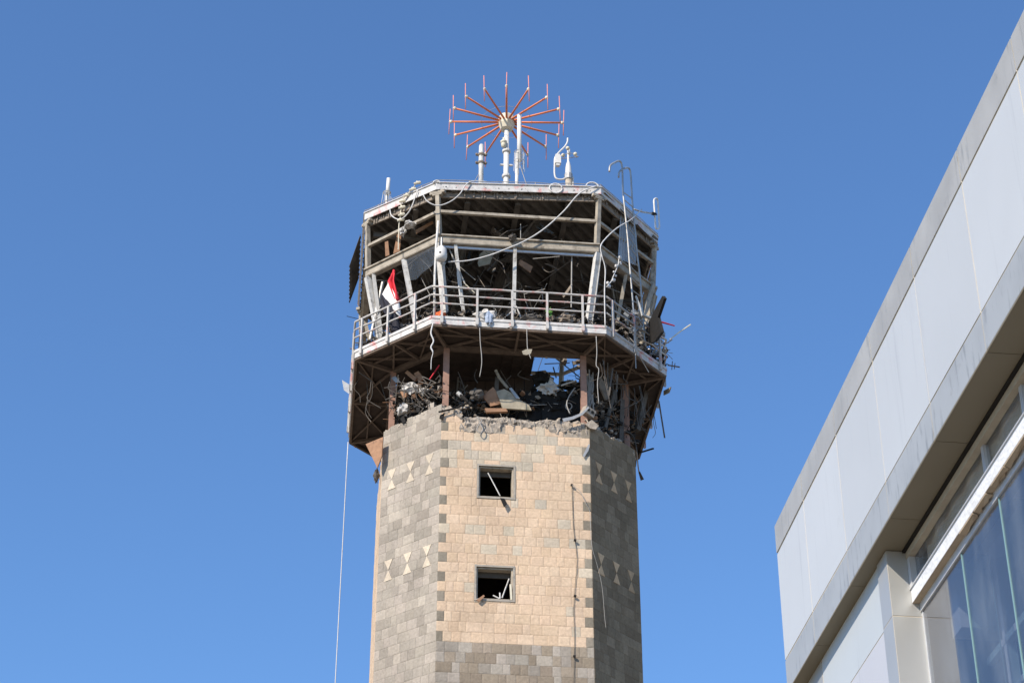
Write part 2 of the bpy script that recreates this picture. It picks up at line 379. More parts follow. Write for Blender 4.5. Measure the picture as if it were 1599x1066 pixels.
# windows
for x0, x1, z0, z1 in WIN:
    root = MB(); t = .055
    y0, y1 = -AP-.018, -AP+.03
    root.box((x0-t, y0, z1), (x1+t, y1, z1+t)); root.box((x0-t, y0, z0-t), (x1+t, y1, z0)); root.box((x0-t, y0, z0), (x0-.002, y1, z1)); root.box((x1+.002, y0, z0), (x1+t, y1, z1))
    wn = part('window', root, 'trim', tower)
    q = MB(); t = .04; y0, y1 = -AP+.04, -AP+.30
    q.box((x0, y0, z1-t), (x1, y1, z1-.001)); q.box((x0, y0, z0+.001), (x1, y1, z0+t)); q.box((x0+.001, y0, z0+t), (x0+t, y1, z1-t)); q.box((x1-t, y0, z0+t), (x1-.001, y1, z1-t))
    part('frame', q, 'tanframe', wn)
    q = MB(); q.box((x0+t, -AP+.24, z1-.20), (x1-t, -AP+.28, z1-t)); part('roller_box', q, 'inside', wn)
# broken concrete along the wall head
def crest(mb, k, u0, u1, z0, z1, amp, d0=-.05, d1=-.36, seed=0):
    a, d, n, L = facebasis(k); nu = max(4, int((u1-u0)/.05))
    def fn(u, v):
        uu = lerp(u0, u1, u); prof = [(d0, z0), (d0+.03, lerp(z0, z1, .5)), (d0-.02, z1), (lerp(d0, d1, .5), z1+.04), (d1, z1), (d1, z0)]
        x = v*(len(prof)-1); i = min(int(x), len(prof)-2); dd, zz = [lerp(prof[i][c], prof[i+1][c], x-i) for c in (0, 1)]
        p = a + d*uu + n*dd + V(0, 0, zz); nz = noise.noise_vector(p*7+V(seed, 0, 0))*amp + noise.noise_vector(p*19)*amp*.6 + V(0, 0, noise.noise(V(uu*2.3, seed, k))*amp*1.6)
        return p + (nz if zz > z0+.01 else nz*.2)
    mb.sheet(fn, nu, 14, -.03)
for k, u0, u1, z0, z1 in ((0, .5, 1.8, 29.05, 29.62), (0, 1.75, 3.1, 29.3, 29.62), (0, 3.0, 4.1, 29.1, 29.62), (0, 0.02, .55, 29.5, 29.86), (7, .02, 2.15, 29.6, 29.9), (1, .02, 2.15, 29.3, 29.7), (2, .02, 4.1, 29.3, 29.62), (6, .02, 4.1, 29.3, 29.7), (3, .02, 2.1, 29.3, 29.6), (5, .02, 2.1, 29.3, 29.6), (4, .02, 4.1, 29.3, 29.6)):
    q = MB(); crest(q, k, u0, u1, z0, z1, .08, -.02 if k == 0 else -.05, seed=u0*3+k); part('broken_wall_head', q, 'concrete', tower)

# support columns of red oxide steel ---------------------------------
ZD = 32.0
for k in range(8):
    p = corner(3.42, 1.97, k, 0); q = MB()
    p2 = V(p.x, p.y, 29.0)
    rot = Matrix.Rotation(math.atan2(p.y, p.x), 3, 'Z')
    q.rbox((p.x, p.y, (29.0+ZD-.1)/2), (.13, .13, ZD-.1-29.0), Matrix.Rotation([0, 0, R(45), R(45), 0, 0, R(45), R(45)][k]*0, 3, 'Z'))
    for s in (-1, 1): q.box((p.x-.085, p.y+s*.068-.01, 29.0), (p.x+.085, p.y+s*.068+.01, ZD-.1))
    part('support_column', q, 'rust', tower)

# balcony -----------------------------------------------------------
AD, HD = 4.58, 2.49
bal = MB(); OC = octa(AD-.02, HD-.01); IC = octa(3.30, 1.90)
for k in range(8):
    a, b = OC[k], OC[(k+1) % 8]; c, d = IC[(k+1) % 8], IC[k]
    bal.plate([(*a, ZD+.05), (*b, ZD+.05), (*c, ZD+.05), (*d, ZD+.05)], .07, (0, 0, 1))
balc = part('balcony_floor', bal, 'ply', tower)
# cab floor with a blown-out hole right of the middle
fl = MB(); N = 22; ap = 3.28
def infl(x, y): return abs(x) < ap and abs(y) < ap and abs(x)+abs(y) < 5.15
def hole(x, y):
    jx = noise.noise(V(x*1.7, y*1.7, 3))*.25
    return (.55+jx*.5 < x < 2.0+jx*.5 and -3.3 < y < .6+jx) 
st = 2*ap/N
for i in range(N):
    for j in range(N):
        x, y = -ap+(i+.5)*st, -ap+(j+.5)*st
        if infl(x, y) and not hole(x, y):
            dz = noise.noise(V(x*.8, y*.8, 0))*.10
            fl.box((x-st/2, y-st/2, ZD+.02+dz), (x+st/2, y+st/2, ZD+.2+dz))
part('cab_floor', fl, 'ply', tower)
for k in range(8):
    a, b = corner(AD, HD, k, 0), corner(AD, HD, k+1, 0); d = (b-a).normalized(); n = V(d.y, -d.x, 0); L = (b-a).length
    m = max(1, round(L/1.55)); 
    for i in range(m):
        p0, p1 = a + d*(L*i/m + .002), a + d*(L*(i+1)/m - .002); q = MB(); z = V(0, 0, 1)
        q.hexa([p0+z*ZD, p1+z*ZD, p1-n*.03+z*ZD, p0-n*.03+z*ZD, p0+z*(ZD+.26), p1+z*(ZD+.26), p1-n*.03+z*(ZD+.26), p0-n*.03+z*(ZD+.26)])
        q.hexa([p0+n*.022+z*(ZD+.18), p1+n*.022+z*(ZD+.18), p1+n*.001+z*(ZD+.18), p0+n*.001+z*(ZD+.18), p0+n*.022+z*(ZD+.265), p1+n*.022+z*(ZD+.265), p1+n*.001+z*(ZD+.265), p0+n*.001+z*(ZD+.265)])
        part('fascia_board', q, 'white_red', balc)
    # underside framing of this side
    ic0, ic1 = corner(3.42, 1.97, k, ZD-.06), corner(3.42, 1.97, k+1, ZD-.06)
    o0, o1 = corner(AD-.05, HD-.03, k, ZD-.02), corner(AD-.05, HD-.03, k+1, ZD-.02)
    q = MB(); q.bar(ic0, ic1, .12, .16); part('ring_beam', q, 'brace', balc)
    q = MB(); q.bar(o0, o1, .07, .09); part('edge_angle', q, 'brace', balc)
    q = MB(); q.bar(ic0, o0, .08, .11); part('corner_bracket', q, 'brace', balc)
    mi, mo = (ic0+ic1)/2, (o0+o1)/2
    q = MB(); q.bar(mi, mo, .06, .09); part('radial_brace', q, 'brace', balc)
    for s, e in ((o0, mi), (o1, mi), (lerp(o0, ic0, .45), lerp(o1, ic1, .45))):
        q = MB(); q.bar(s+V(0, 0, .03), e+V(0, 0, .03), .04, .05); part('cross_brace', q, 'brace', balc)
    for s in (ic0, ic1):
        q = MB(); q.bar(s+V(0, 0, .02), mo+V(0, 0, .02), .055, .06); part('diagonal_brace', q, 'brace', balc)
# railing
railing = MB(); ZR = (33.24, 32.96, 32.68)
RP = [corner(AD+.03, HD+.015, k, 0) for k in range(8)]
rl = None
for zi, z in enumerate(ZR):
    for k in range(8):
        q = MB(); a, b = RP[k]+V(0, 0, z), RP[(k+1) % 8]+V(0, 0, z); m = 8
        pts = [lerp(a, b, i/m)+V(noise.noise(V(i*.9, k, zi+9)), noise.noise(V(i*.9, k, zi+19)), noise.noise(V(i*.7, k, zi)))*(.10 if k == 2 else .06 if k == 1 else .022) for i in range(m+1)]; pts[0] = a; pts[-1] = b
        q.tube(pts, .032 if zi == 0 else .026, 7)
        if rl is None: rl = part('railing', q, 'rail', tower, True)
        else: part('rail', q, 'rail', rl, True)
for k in range(8):
    a, b = RP[k], RP[(k+1) % 8]; L = (b-a).length; d = (b-a).normalized(); n = V(d.y, -d.x, 0)
    us = {0: [.30, 1.30, 2.30, 3.30, 4.32], 7: [.30, 1.33, 2.37], 1: [.28, 1.35, 2.6]}.get(k, [L*(i+.5)/4 for i in range(4)])
    for u in us:
        p = a+d*u+n*.02; q = MB(); q.bar(p+V(0, 0, ZD+.0), p+V(0, 0, ZR[0]), .06, .06, n); q.bar(p+n*.03+V(0, 0, ZD+.02), p+n*.03+V(0, 0, ZD+.22), .09, .012, n); part('post', q, 'rail', rl)

# cab frame -----------------------------------------------------------
AM, HM, ZM = 4.38, 2.36, 35.15
AB, HB, ZBASE = 3.72, 2.02, 32.2
RZ = [36.76, 36.98, 36.78, 36.8, 36.85, 36.85, 36.85, 36.96]     # slightly twisted roof: underside heights at the corners
AR, HR = 4.5, 2.46
for k in range(8):
    c0, c1 = corner(AM, HM, k, ZM), corner(AM, HM, k+1, ZM); d = (c1-c0).normalized(); n = V(d.y, -d.x, 0); z = V(0, 0, 1)
    sag = -.05 if k == 1 else 0
    c0b, c1b = c0, c1+z*sag
    q = MB(); q.bar(c0b-n*.06+z*.05-d*.03, c1b-n*.06+z*.05+d*.03, .24, .045); q.bar(c0b-n*.02-z*.08, c1b-n*.02-z*.08, .05, .21); q.bar(c0b-n*.09-z*.19, c1b-n*.09-z*.19, .17, .03)
    part('window_head_beam', q, 'beige', tower)
    # transom tube
    t0, t1 = corner(4.42, 2.38, k, 36.05), corner(4.42, 2.38, k+1, 36.05)
    q = MB(); q.bar(t0-n*.05, t1-n*.05, .09, .09); part('transom', q, 'beige', tower)
    # posts
    b0 = corner(AB, HB, k, ZBASE); m0 = corner(AM-.06, HM-.03, k, ZM-.2); r0 = V(0, 0, 0)+corner(AR-.10, HR-.06, k, RZ[k]-.10)
    cn = V(m0.x, m0.y, 0).normalized(); sd_ = V(-cn.y, cn.x, 0)
    q = MB(); q.bar(b0, m0, .15, .15, cn); q.bar(b0+sd_*.085, m0+sd_*.085, .022, .2, cn); part('lower_post', q, 'white' if k in (0, 7, 1) else 'beige', tower)
    q = MB(); mk = corner(AM-.07, HM-.04, k, ZM+.07); kk = lerp(mk, r0, .62); q.bar(mk, kk, .13, .13, cn); q.bar(kk, r0, .12, .12, cn)
    q.bar(r0-sd_*.24+z*.04, r0+sd_*.24+z*.04, .13, .09); q.bar(r0-sd_*.15-z*.03, r0+sd_*.15-z*.03, .12, .06); part('upper_post', q, 'beige', tower)
    # cab sill
    s0, s1 = corner(AB+.05, HB+.02, k, ZBASE+.10), corner(AB+.05, HB+.02, k+1, ZBASE+.10)
    q = MB(); q.bar(s0, s1, .10, .22); part('cab_sill', q, 'white_red' if k == 0 else 'beige', tower)
def mull(k, t, m='white', r=.05, a=0., b=1., dx=0):
    p0 = lerp(corner(AB+.03, HB, k, ZBASE+.15), corner(AB+.03, HB, k+1, ZBASE+.15), t+dx); p1 = lerp(corner(AM-.08, HM, k, ZM-.2), corner(AM-.08, HM, k+1, ZM-.2), t)
    q = MB(); q.bar(lerp(p0, p1, a), lerp(p0, p1, b), r*2, r*1.7, (0, -1, 0)); part('mullion', q, m, tower)
mull(0, .48); mull(0, .11, r=.045, dx=.03); mull(7, .52, r=.07, dx=.06); mull(7, .08, r=.05, a=.2, dx=-.06); mull(1, .5, 'beige'); mull(2, .5, 'beige'); mull(6, .5, 'beige'); mull(4, .5, 'beige'); mull(3, .5, 'beige'); mull(5, .5, 'beige')
q = MB(); c0, c1 = corner(AM-.12, HM, 0, ZM-.27), corner(AM-.12, HM, 1, ZM-.27); q.bar(lerp(c0, c1, .03), lerp(c0, c1, .97), .05, .07); part('glazing_bar', q, 'alu', tower)
# the one surviving pane, upper right of the left chamfer
def lp(t, h): return lerp(lerp(corner(AB, HB, 7, ZBASE), corner(AB, HB, 8, ZBASE), t), lerp(corner(AM-.05, HM, 7, ZM-.2), corner(AM-.05, HM, 8, ZM-.2), t), h)
q = MB(); q.plate([lp(.58, .74), lp(.66, .72), lp(.74, .755), lp(.96, .80), lp(.96, .985), lp(.56, .985)], .01); part('window_pane', q, 'pane', tower)

# roof -----------------------------------------------------------------
rz = [corner(AR, HR, k, RZ[k]) for k in range(8)]
def rooftop(x, y, up=0):                             # smooth height of the roof underside
    sw = 0; s = 0
    for p in rz: w_ = 1/((p.x-x)**2+(p.y-y)**2+.3); s += w_*p.z; sw += w_
    return s/sw+up
# corrugated underside, ridges running diagonally back to the right
rd = MB(); dv = V(.64, .77, 0); pv = V(.77, -.64, 0); stp = .075; a = -6.2
def inroof(p): return abs(p.x) < AR-.02 and abs(p.y) < AR-.02 and abs(p.x)+abs(p.y) < AR+HR-.03
while a < 6.2:
    lo, hi = None, None; t = -6.5
    while t < 6.5:
        p = pv*a + dv*t
        if inroof(p):
            if lo is None: lo = t
            hi = t
        t += .04
    if lo is not None:
        pr = int((a+20)/stp) % 4
        zo = [0, .0, .12, .12][pr]; zn = [0, .12, .12, 0][pr]
        m = 6
        row = []
        for i in range(m+1):
            t = lerp(lo, hi, i/m); p0 = pv*a+dv*t; p1 = pv*(a+stp)+dv*t
            row.append((V(p0.x, p0.y, rooftop(p0.x, p0.y, -.02+zo)), V(p1.x, p1.y, rooftop(p1.x, p1.y, -.02+zn))))
        for i in range(m):
            A, B = row[i], row[i+1]; rd.hexa([A[0], B[0], B[1], A[1], A[0]+V(0, 0, .012), B[0]+V(0, 0, .012), B[1]+V(0, 0, .012), A[1]+V(0, 0, .012)])
    a += stp
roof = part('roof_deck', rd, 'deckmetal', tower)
q = MB(); ctr = V(0, 0, 37.12)
q.add([V(p.x*.985, p.y*.985, p.z+.12) for p in rz] + [V(p.x*.985, p.y*.985, p.z+.24) for p in rz] + [ctr, ctr-V(0, 0, .1)], [(i+8, (i+1) % 8+8, 16) for i in range(8)] + [((i+1) % 8, i, 17) for i in range(8)] + [(i, (i+1) % 8, (i+1) % 8+8, i+8) for i in range(8)])
part('roof_slab', q, 'beige_dark', roof)
for k in range(8):
    a_, b_ = rz[k], rz[(k+1) % 8]; d = (b_-a_); L = d.length; d.normalize(); n = V(d.y, -d.x, 0).normalized(); z = V(0, 0, 1)
    q = MB(); q.hexa([a_, b_, b_-n*.03, a_-n*.03, a_+z*.25, b_+z*.25, b_-n*.03+z*.25, a_-n*.03+z*.25])
    q.hexa([a_+z*.235+n*.035, b_+z*.235+n*.035, b_+z*.235+n*.001, a_+z*.235+n*.001, a_+z*.262+n*.035, b_+z*.262+n*.035, b_+z*.262, a_+z*.262])
    part('fascia_board', q, 'white_red', roof)
    q = MB(); q.bar(a_*1-n*.16-z*.09, b_*1-n*.16-z*.09, .05, .20); part('eaves_beam', q, 'beige_dark', roof)
    # broken ribs of the lining along the eaves
    q = MB()
    for i in range(int(L/.075)):
        p = a_+d*(i*.075+rnd.uniform(0, .03))-n*rnd.uniform(.09, .11); h = rnd.uniform(.02, .2)
        if rnd.random() < .65: q.bar(p, p-z*h+d*rnd.uniform(-.03, .03), rnd.choice([.015, .03, .05]), .012, n)
    part('lining_rib', q, 'beige_dark', roof, kind='stuff')
for x in (-3, -1.5, 0, 1.5, 3):
    q = MB(); yl = AR-.3 if abs(x) < HR else AR+HR-abs(x)-.3
    q.bar((x, -yl, rooftop(x, -yl, -.12)), (x, yl, rooftop(x, yl, -.12)), .10, .22); q.bar((x, -yl, rooftop(x, -yl, -.24)), (x, yl, rooftop(x, yl, -.24)), .16, .02); part('roof_joist', q, 'deckmetal', roof)
for y in (-2.2, .4, 2.8):
    q = MB(); xl = AR-.3 if abs(y) < HR else AR+HR-abs(y)-.3
    q.bar((-xl, y, rooftop(-xl, y, -.34)), (xl, y, rooftop(xl, y, -.34)), .10, .16); part('roof_purlin', q, 'deckmetal', roof)

# ================================================================== ROOFTOP EQUIPMENT
ant = thing('direction_finder_antenna', 'large orange spoked radio antenna ring on a white mast atop the roof', 'antenna', V(-.06, -1.2, 37.1))
hz = VF(791, 191, 1.2).z; hc = V(VF(791, 191, 1.2).x, -1.2, hz)
q = MB(); q.tube([(hc.x, -1.2, 37.0), (hc.x, -1.2, hz-.2)], [.10, .085], 12); mast = part('mast', q, 'white_clean', ant, True)
q = MB()
for z in (38.3, 39.9, 40.9): q.lathe((hc.x, -1.2, z), [(.13, -.05), (.14, -.03), (.14, .03), (.13, .05)], 12)
q.bar((hc.x-.2, -1.2, 40.35), (hc.x+.2, -1.2, 40.35), .06, .05); part('mast_clamp', q, 'white', mast, kind='stuff')
q = MB(); q.lathe((hc.x-.10, -1.32, 41.15), [(.02, -.2), (.075, -.16), (.09, -.07), (.08, -.015), (.11, 0), (.11, .05), (.04, .07), (.035, .2)], 10); part('mast_lamp', q, 'cream', ant, True)
q = MB(); q.lathe(hc, [(.12, -.34), (.20, -.30), (.27, -.12), (.27, .18), (.22, .24), (.05, .26)], 8); part('hub', q, 'cream', ant)
for i in range(16):
    th = 2*math.pi*i/16 + YAW; dx = V(math.sin(th), math.cos(th), 0)
    RR = 1.80; tip = hc + dx*RR + V(0, 0, rnd.uniform(-.02, .02))
    q = MB(); q.tube([hc+dx*.22, tip], [.036, .03], 8); arm = part('arm', q, 'orange', ant, True)
    q = MB(); q.lathe(tip, [(.02, -.06), (.04, -.04), (.048, 0), (.04, .04), (.02, .06)], 8); q.ball(tip+dx*.03, .04); part('insulator', q, 'cream', arm, True)
    lean = V(rnd.uniform(-.015, .015), 0, 0); tp = tip+dx*.05
    q = MB(); q.tube([tp-V(0, 0, .52)-lean, tp+V(0, 0, .52)+lean], .015, 6); part('dipole_rod', q, 'pink', arm, True)
q = MB(); q.tube([hc+V(math.sin(t*math.pi/16), math.cos(t*math.pi/16), 0)*.82 for t in range(33)], .008, 4); part('brace_wire', q, 'cable', ant)
q = MB(); q.tube([V(hc.x+.23*math.cos(t*.5), -1.2+.23*math.sin(t*.5), 38.05+t*.022) for t in range(0, 38)], .014, 5); part('coiled_feeder', q, 'cable', ant, True)

def pole(name, label, x, y0p, y1p, ap, r, cat='antenna', base=37.05):
    a = VF(x, y1p, ap); return a
# whip with guard cage in front of the orange ring
b = VF(806, 285, 2.2); tz_ = VF(810, 180, 2.2).z; cz = VF(808, 238, 2.2).z
an2 = thing('whip_antenna', 'slim white rod antenna with wire guard standing just right of the big mast', 'antenna', V(b.x, -2.2, 37.1), 'vertical rod antennas on the roof')
q = MB(); q.tube([(b.x, -2.2, 37.05), (b.x+.03, -2.2, cz)], .055, 10); part('pole', q, 'white', an2, True)
q = MB(); q.tube([(b.x+.10, -2.2, cz-.35), (b.x+.10, -2.2, tz_)], [.075, .07], 12); part('radome', q, 'white_clean', an2, True)
q = MB()
for i in range(8): th = i*math.pi/4; q.tube([(b.x+.10+.15*math.cos(th), -2.2+.15*math.sin(th), cz-.02), (b.x+.10+.17*math.cos(th), -2.2+.17*math.sin(th), cz-.75)], .009, 4)
for z in (cz, cz-.35): q.tube([(b.x+.10+.16*math.cos(t*.524), -2.2+.16*math.sin(t*.524), z) for t in range(13)], .013, 4)
part('wire_guard', q, 'white', an2)
q = MB(); q.tube([(b.x+.12, -2.2, cz-.5), (b.x+.75, -2.4, 37.1)], .012, 4); q.tube([(b.x, -2.2, 38.6), (b.x+.38, -2.5, 37.1)], .022, 5); q.tube([(b.x, -2.2, 38.6), (b.x-.45, -2.6, 37.15)], .02, 5); part('stay', q, 'cable_g', an2)
# short pole with clamps, left of mast
b = VF(751, 284, 2.6); tz_ = VF(751.5, 226, 2.6).z
an3 = thing('stub_antenna', 'short white pole with two rusty clamps left of the big mast', 'antenna', V(b.x, -2.6, 37.1), 'vertical rod antennas on the roof')
q = MB(); q.tube([(b.x, -2.6, 37.05), (b.x, -2.6, tz_-.9), (b.x, -2.6, tz_-.85), (b.x, -2.6, tz_-.05), (b.x, -2.6, tz_)], [.075, .075, .085, .075, .05], 12); part('pole', q, 'white', an3, True)
for dz in (.40, .72):
    q = MB(); q.bar((b.x-.17, -2.6, tz_-dz), (b.x+.17, -2.6, tz_-dz), .08, .05); q.lathe((b.x, -2.6, tz_-dz), [(.09, -.05), (.11, -.03), (.11, .03), (.09, .05)], 10); q.ball((b.x-.15, -2.62, tz_-dz), .04); q.ball((b.x+.15, -2.62, tz_-dz), .04); part('clamp', q, 'beige_dark', an3)
q = MB(); q.tube([(b.x-.05, -2.6, tz_-1.1), (b.x-.75, -2.9, 37.1)], .01, 4); part('stay', q, 'cable_g', an3)
# rod at left roof edge
b = VL(603.5, 318, 4.6); tz_ = VL(605, 279, 4.6).z; cz = VL(604, 301, 4.6).z
an4 = thing('edge_antenna', 'white rod antenna with wire cage on the left roof edge', 'antenna', V(b.x, b.y, 37.1), 'vertical rod antennas on the roof')
q = MB(); q.tube([(b.x, b.y, 37.1), (b.x, b.y, cz)], .04, 8); part('pole', q, 'white', an4, True)
q = MB(); q.tube([(b.x+.02, b.y, cz-.1), (b.x+.03, b.y, tz_)], [.065, .06], 10); part('radome', q, 'white_clean', an4, True)
q = MB()
for i in range(6): th = i*math.pi/3; q.tube([(b.x+.11*math.cos(th), b.y+.11*math.sin(th), cz), (b.x+.16*math.cos(th), b.y+.16*math.sin(th), cz-.5)], .009, 4)
q.tube([(b.x+.11*math.cos(t*.524), b.y+.11*math.sin(t*.524), cz) for t in range(13)], .018, 4); part('wire_guard', q, 'white', an4)
# anemometer
b = VF(888, 291, 3.2); f = lambda x, y: VF(x, y, 3.2)
wm = thing('anemometer', 'white cup anemometer with wind vane on a stub mast', 'weather instrument', V(b.x, -3.2, 37.1))
q = MB(); zz = [f(888, y).z for y in (291, 277, 262, 257, 252, 238)]
q.tube([(b.x, -3.2, 37.0), (b.x, -3.2, zz[1])], .10, 12); part('base_tube', q, 'tanframe', wm, True)
q = MB(); q.tube([(b.x, -3.2, z) for z in (zz[1]-.05, zz[1]+.02, zz[2], zz[3], zz[4], zz[5])], [.115, .11, .09, .07, .035, .03], 12); part('mast', q, 'white_clean', wm, True)
q = MB(); q.lathe((b.x, -3.2, zz[1]+.02), [(.12, -.12), (.13, -.1), (.13, .08), (.12, .1)], 12); part('collar', q, 'steel', wm)
hub = f(888, 236)
q = MB(); q.ball(hub+V(0, 0, .06), .05); q.lathe(hub, [(.05, -.15), (.05, .06)], 8); part('rotor_hub', q, 'white_clean', wm, True)
for i in range(3):
    th = R(15+120*i); e = hub+V(math.cos(th)*.22, math.sin(th)*.22, -.06)
    q = MB(); q.tube([hub+V(0, 0, -.06), e], .01, 4); q.ball(e, .065, 10); part('cup', q, 'cream', wm, True)
va, vb = f(862, 250)+V(0, 0, 0), f(901, 245)
q = MB(); q.tube([lerp(va, vb, .25), vb], .012, 5); q.tube([vb-(vb-va)*.04, vb+(vb-va)*.06], [.03, .012], 6); part('vane_arm', q, 'tanframe', wm)
wb = thing('sensor_box_bracket', 'white sensor box on a bent white pipe beside the anemometer', 'weather instrument', V(b.x-.2, -3.2, 37.1))
q = MB(); q.tube(spline([f(x, y) for x, y in ((887, 275), (879, 280), (869, 279), (866, 272), (866, 258), (867, 246), (874, 237), (882, 229), (886, 222), (886.5, 216))]), .028, 7); part('pipe', q, 'white_clean', wb, True)
c = f(871, 250); q = MB(); q.box((c.x-.09, -3.28, c.z-.16), (c.x+.09, -3.12, c.z+.14)); q.box((c.x-.06, -3.26, c.z-.24), (c.x+.05, -3.14, c.z-.16)); q.box((c.x-.07, -3.27, c.z+.14), (c.x+.06, -3.13, c.z+.19)); part('housing', q, 'white_clean', wb)
b2 = f(894.5, 292); q = MB(); q.tube([(b2.x, -3.2, 37.0), (b2.x, -3.2, f(894.5, 277).z)], .035, 8)
solo('stub_pipe', q, 'white', 'small white stub pipe at the foot of the anemometer', 'pipe')
# lightning hoops on the roof edge
for x, y, lab in ((682, 286, 'small white wire hoop on the front left roof corner'), (868, 294, 'white wire loop hanging over the front roof edge'), (925, 292, 'low white wire loop at the front right roof corner')):
    p = VF(x, y, 4.52); rr = .10 if x < 700 else .19; q = MB()
    q.tube([p+V(rr*math.cos(t*math.pi/8)*1, 0, rr*.9*math.sin(t*math.pi/8)+(.0)) for t in range(0, 9 if x != 868 else 17)], .022, 6); solo('wire_hoop', q, 'cable', lab, 'cable', smooth=True)

# roof ladder with hooked rails, right chamfer
lad = thing('roof_ladder', 'hooked steel ladder climbing past the cab to the roof at right', 'ladder', VR(992, 530, 4.95))
def hookrail(pts, r=.03): q = MB(); q.tube(spline([VR(x, y, 5.0) for x, y in pts], 8), r, 8); part('side_rail', q, 'steel', lad, True)
hookrail([(951.5, 268), (953, 259), (960, 254), (968, 252), (971.5, 262), (973, 300), (976, 330), (980, 370), (983, 410), (987, 460), (990, 500), (993, 530)])
hookrail([(966, 277), (967, 269), (973, 264), (982, 263), (985, 275), (987, 310), (990, 345), (994, 390), (999, 430), (1002, 470), (1004, 500), (1008, 540)])
A_ = [(973, 300), (976, 330), (980, 370), (983, 410), (987, 460), (990, 500)]; B_ = [(987, 310), (990, 345), (994, 390), (999, 430), (1002, 470), (1004, 500)]
def along(P, t): x = t*(len(P)-1); i = min(int(x), len(P)-2); return tuple(lerp(P[i][c], P[i+1][c], x-i) for c in (0, 1))
for i in range(14):
    t = i/13; q = MB(); q.tube([VR(*along(A_, t), 5.0), VR(*along(B_, t), 5.0)], .017, 6); part('rung', q, 'steel', lad)
# dipole loop to the far right
dip = thing('folded_dipole_antenna', 'white folded dipole loop on a horizontal arm at the right roof corner', 'antenna', VR(1008, 332, 4.9))
P_ = lambda x, y: VR(x, y, 4.9)
q = MB(); q.tube([P_(990, 327), P_(1003, 331), P_(1022, 334)], .028, 7); part('boom', q, 'steel', dip, True)
q = MB(); L0 = [(1021, 314), (1022, 311), (1025, 310), (1027, 314), (1028.5, 335), (1029.5, 354), (1027, 357), (1024, 355), (1022.5, 335), (1021, 314)]; q.tube(spline([P_(*p) for p in L0], 5), .028, 7); part('loop', q, 'white_clean', dip, True)
q = MB(); q.bar(P_(1018, 333), P_(1024, 335), .08, .07); part('clamp', q, 'dark', dip)

# ================================================================== CAB CONTENTS
# surveillance camera on front left corner
c = VF(689, 398, 4.55); cam_ = thing('dome_camera', 'white dome camera on the front left cab corner', 'camera', V(c.x, c.y, c.z-.6))
q = MB(); q.lathe(c, [(.02, .34), (.06, .30), (.10, .24), (.155, .18), (.165, .06), (.17, .04), (.17, -.08), (.15, -.16), (.10, -.20), (.02, -.21)], 16); part('housing', q, 'white_clean', cam_, True)
q = MB(); q.ball(c+V(-.03, -.10, -.02), .075, 10); part('lens', q, 'dark', cam_, True)
q = MB(); q.tube([c+V(0, 0, .30), c+V(0, .02, .62)], .025, 6); q.tube([c+V(.03, .1, -.18), c+V(.1, .12, -.25)], .07, 8); part('hanger', q, 'steel', cam_)
q = MB(); q.tube([VF(684.5, 345, 4.5), VF(681, 385, 4.5), VF(679, 430, 4.5), VF(678, 500, 4.5)], .035, 8); solo('corner_pipe', q, 'white', 'thin white pipe running down the front left cab corner', 'pipe', smooth=True)
for (x0, y0), (x1, y1), r, m, lab in (((694, 372), (726, 443), .022, 'cable_g', 'thin slanting grey strut behind the front handrail'), ((726, 443), (741, 457), .014, 'cream', 'short pale stick at the end of the slanting strut'), ((714, 425), (720, 478), .02, 'white', 'short white rod right of the front left post'), ((598, 440), (578, 530), .05, 'steel', 'grey pipe leaning behind the flag'), ((608, 440), (586, 500), .022, 'cable_g', 'thin grey rod leaning beside the flag pipe'), ((813, 380), (813, 350), .012, 'cable_g', 'thin hanging rod above the front head beam'), ((893, 385), (892, 480), .02, 'cable_g', 'vertical grey rod left of the front right post'), ((782, 502), (806, 480), .02, 'white', 'small white slanted strut on the deck near the centre mullion'), ((806, 478), (814, 497), .02, 'white', 'short white prop meeting the slanted strut')):
    q = MB(); f_ = (lambda x, y: VL(x, y, 4.45)) if 'flag' in lab else (lambda x, y: VF(x, y, 4.15)); q.tube([f_(x0, y0), f_(x1, y1)], r, 6); solo('loose_rod', q, m, lab, 'rod')
# flag
top = VF(616, 424, 4.2)
fl_ = thing('flag', 'red, white and black tricolour flag hanging limp behind the left railing', 'flag', V(top.x, top.y, top.z-1.9))
# three bands draped diagonally; corner outlines surveyed, folds added
def band(name, m, L, Rr, n=14):
    q = MB()
    def fn(u, v):
        x = u*(len(L)-1); i = min(int(x), len(L)-2); t = x-i
        l = [lerp(L[i][c], L[i+1][c], t) for c in (0, 1)]; r = [lerp(Rr[i][c], Rr[i+1][c], t) for c in (0, 1)]
        px = [lerp(l[c], r[c], v) for c in (0, 1)]
        p = VL(px[0], px[1], 4.82)
        return p + V(.5, .5, 0)*(.10*math.sin(v*7+u*2.0+len(L))*min(1, u*3) + .05*math.sin(v*15+u*5))
    q.sheet(fn, 18, n, .012); part(name, q, m, fl_, True)
band('red_stripe', 'red', [(615, 421), (607, 440), (612, 452), (618, 468)], [(616, 422), (618, 438), (621, 456), (622.5, 470)])
band('white_stripe', 'fwhite', [(607, 440), (601, 452), (596.5, 461), (606, 471), (612, 477)], [(608, 440), (613, 450), (618, 461), (622, 472), (623, 495)])
band('black_stripe', 'fblack', [(596.5, 461), (593, 474), (600, 488), (608, 500), (612, 520)], [(598, 461), (609, 473), (617, 487), (621, 500), (623, 517)])
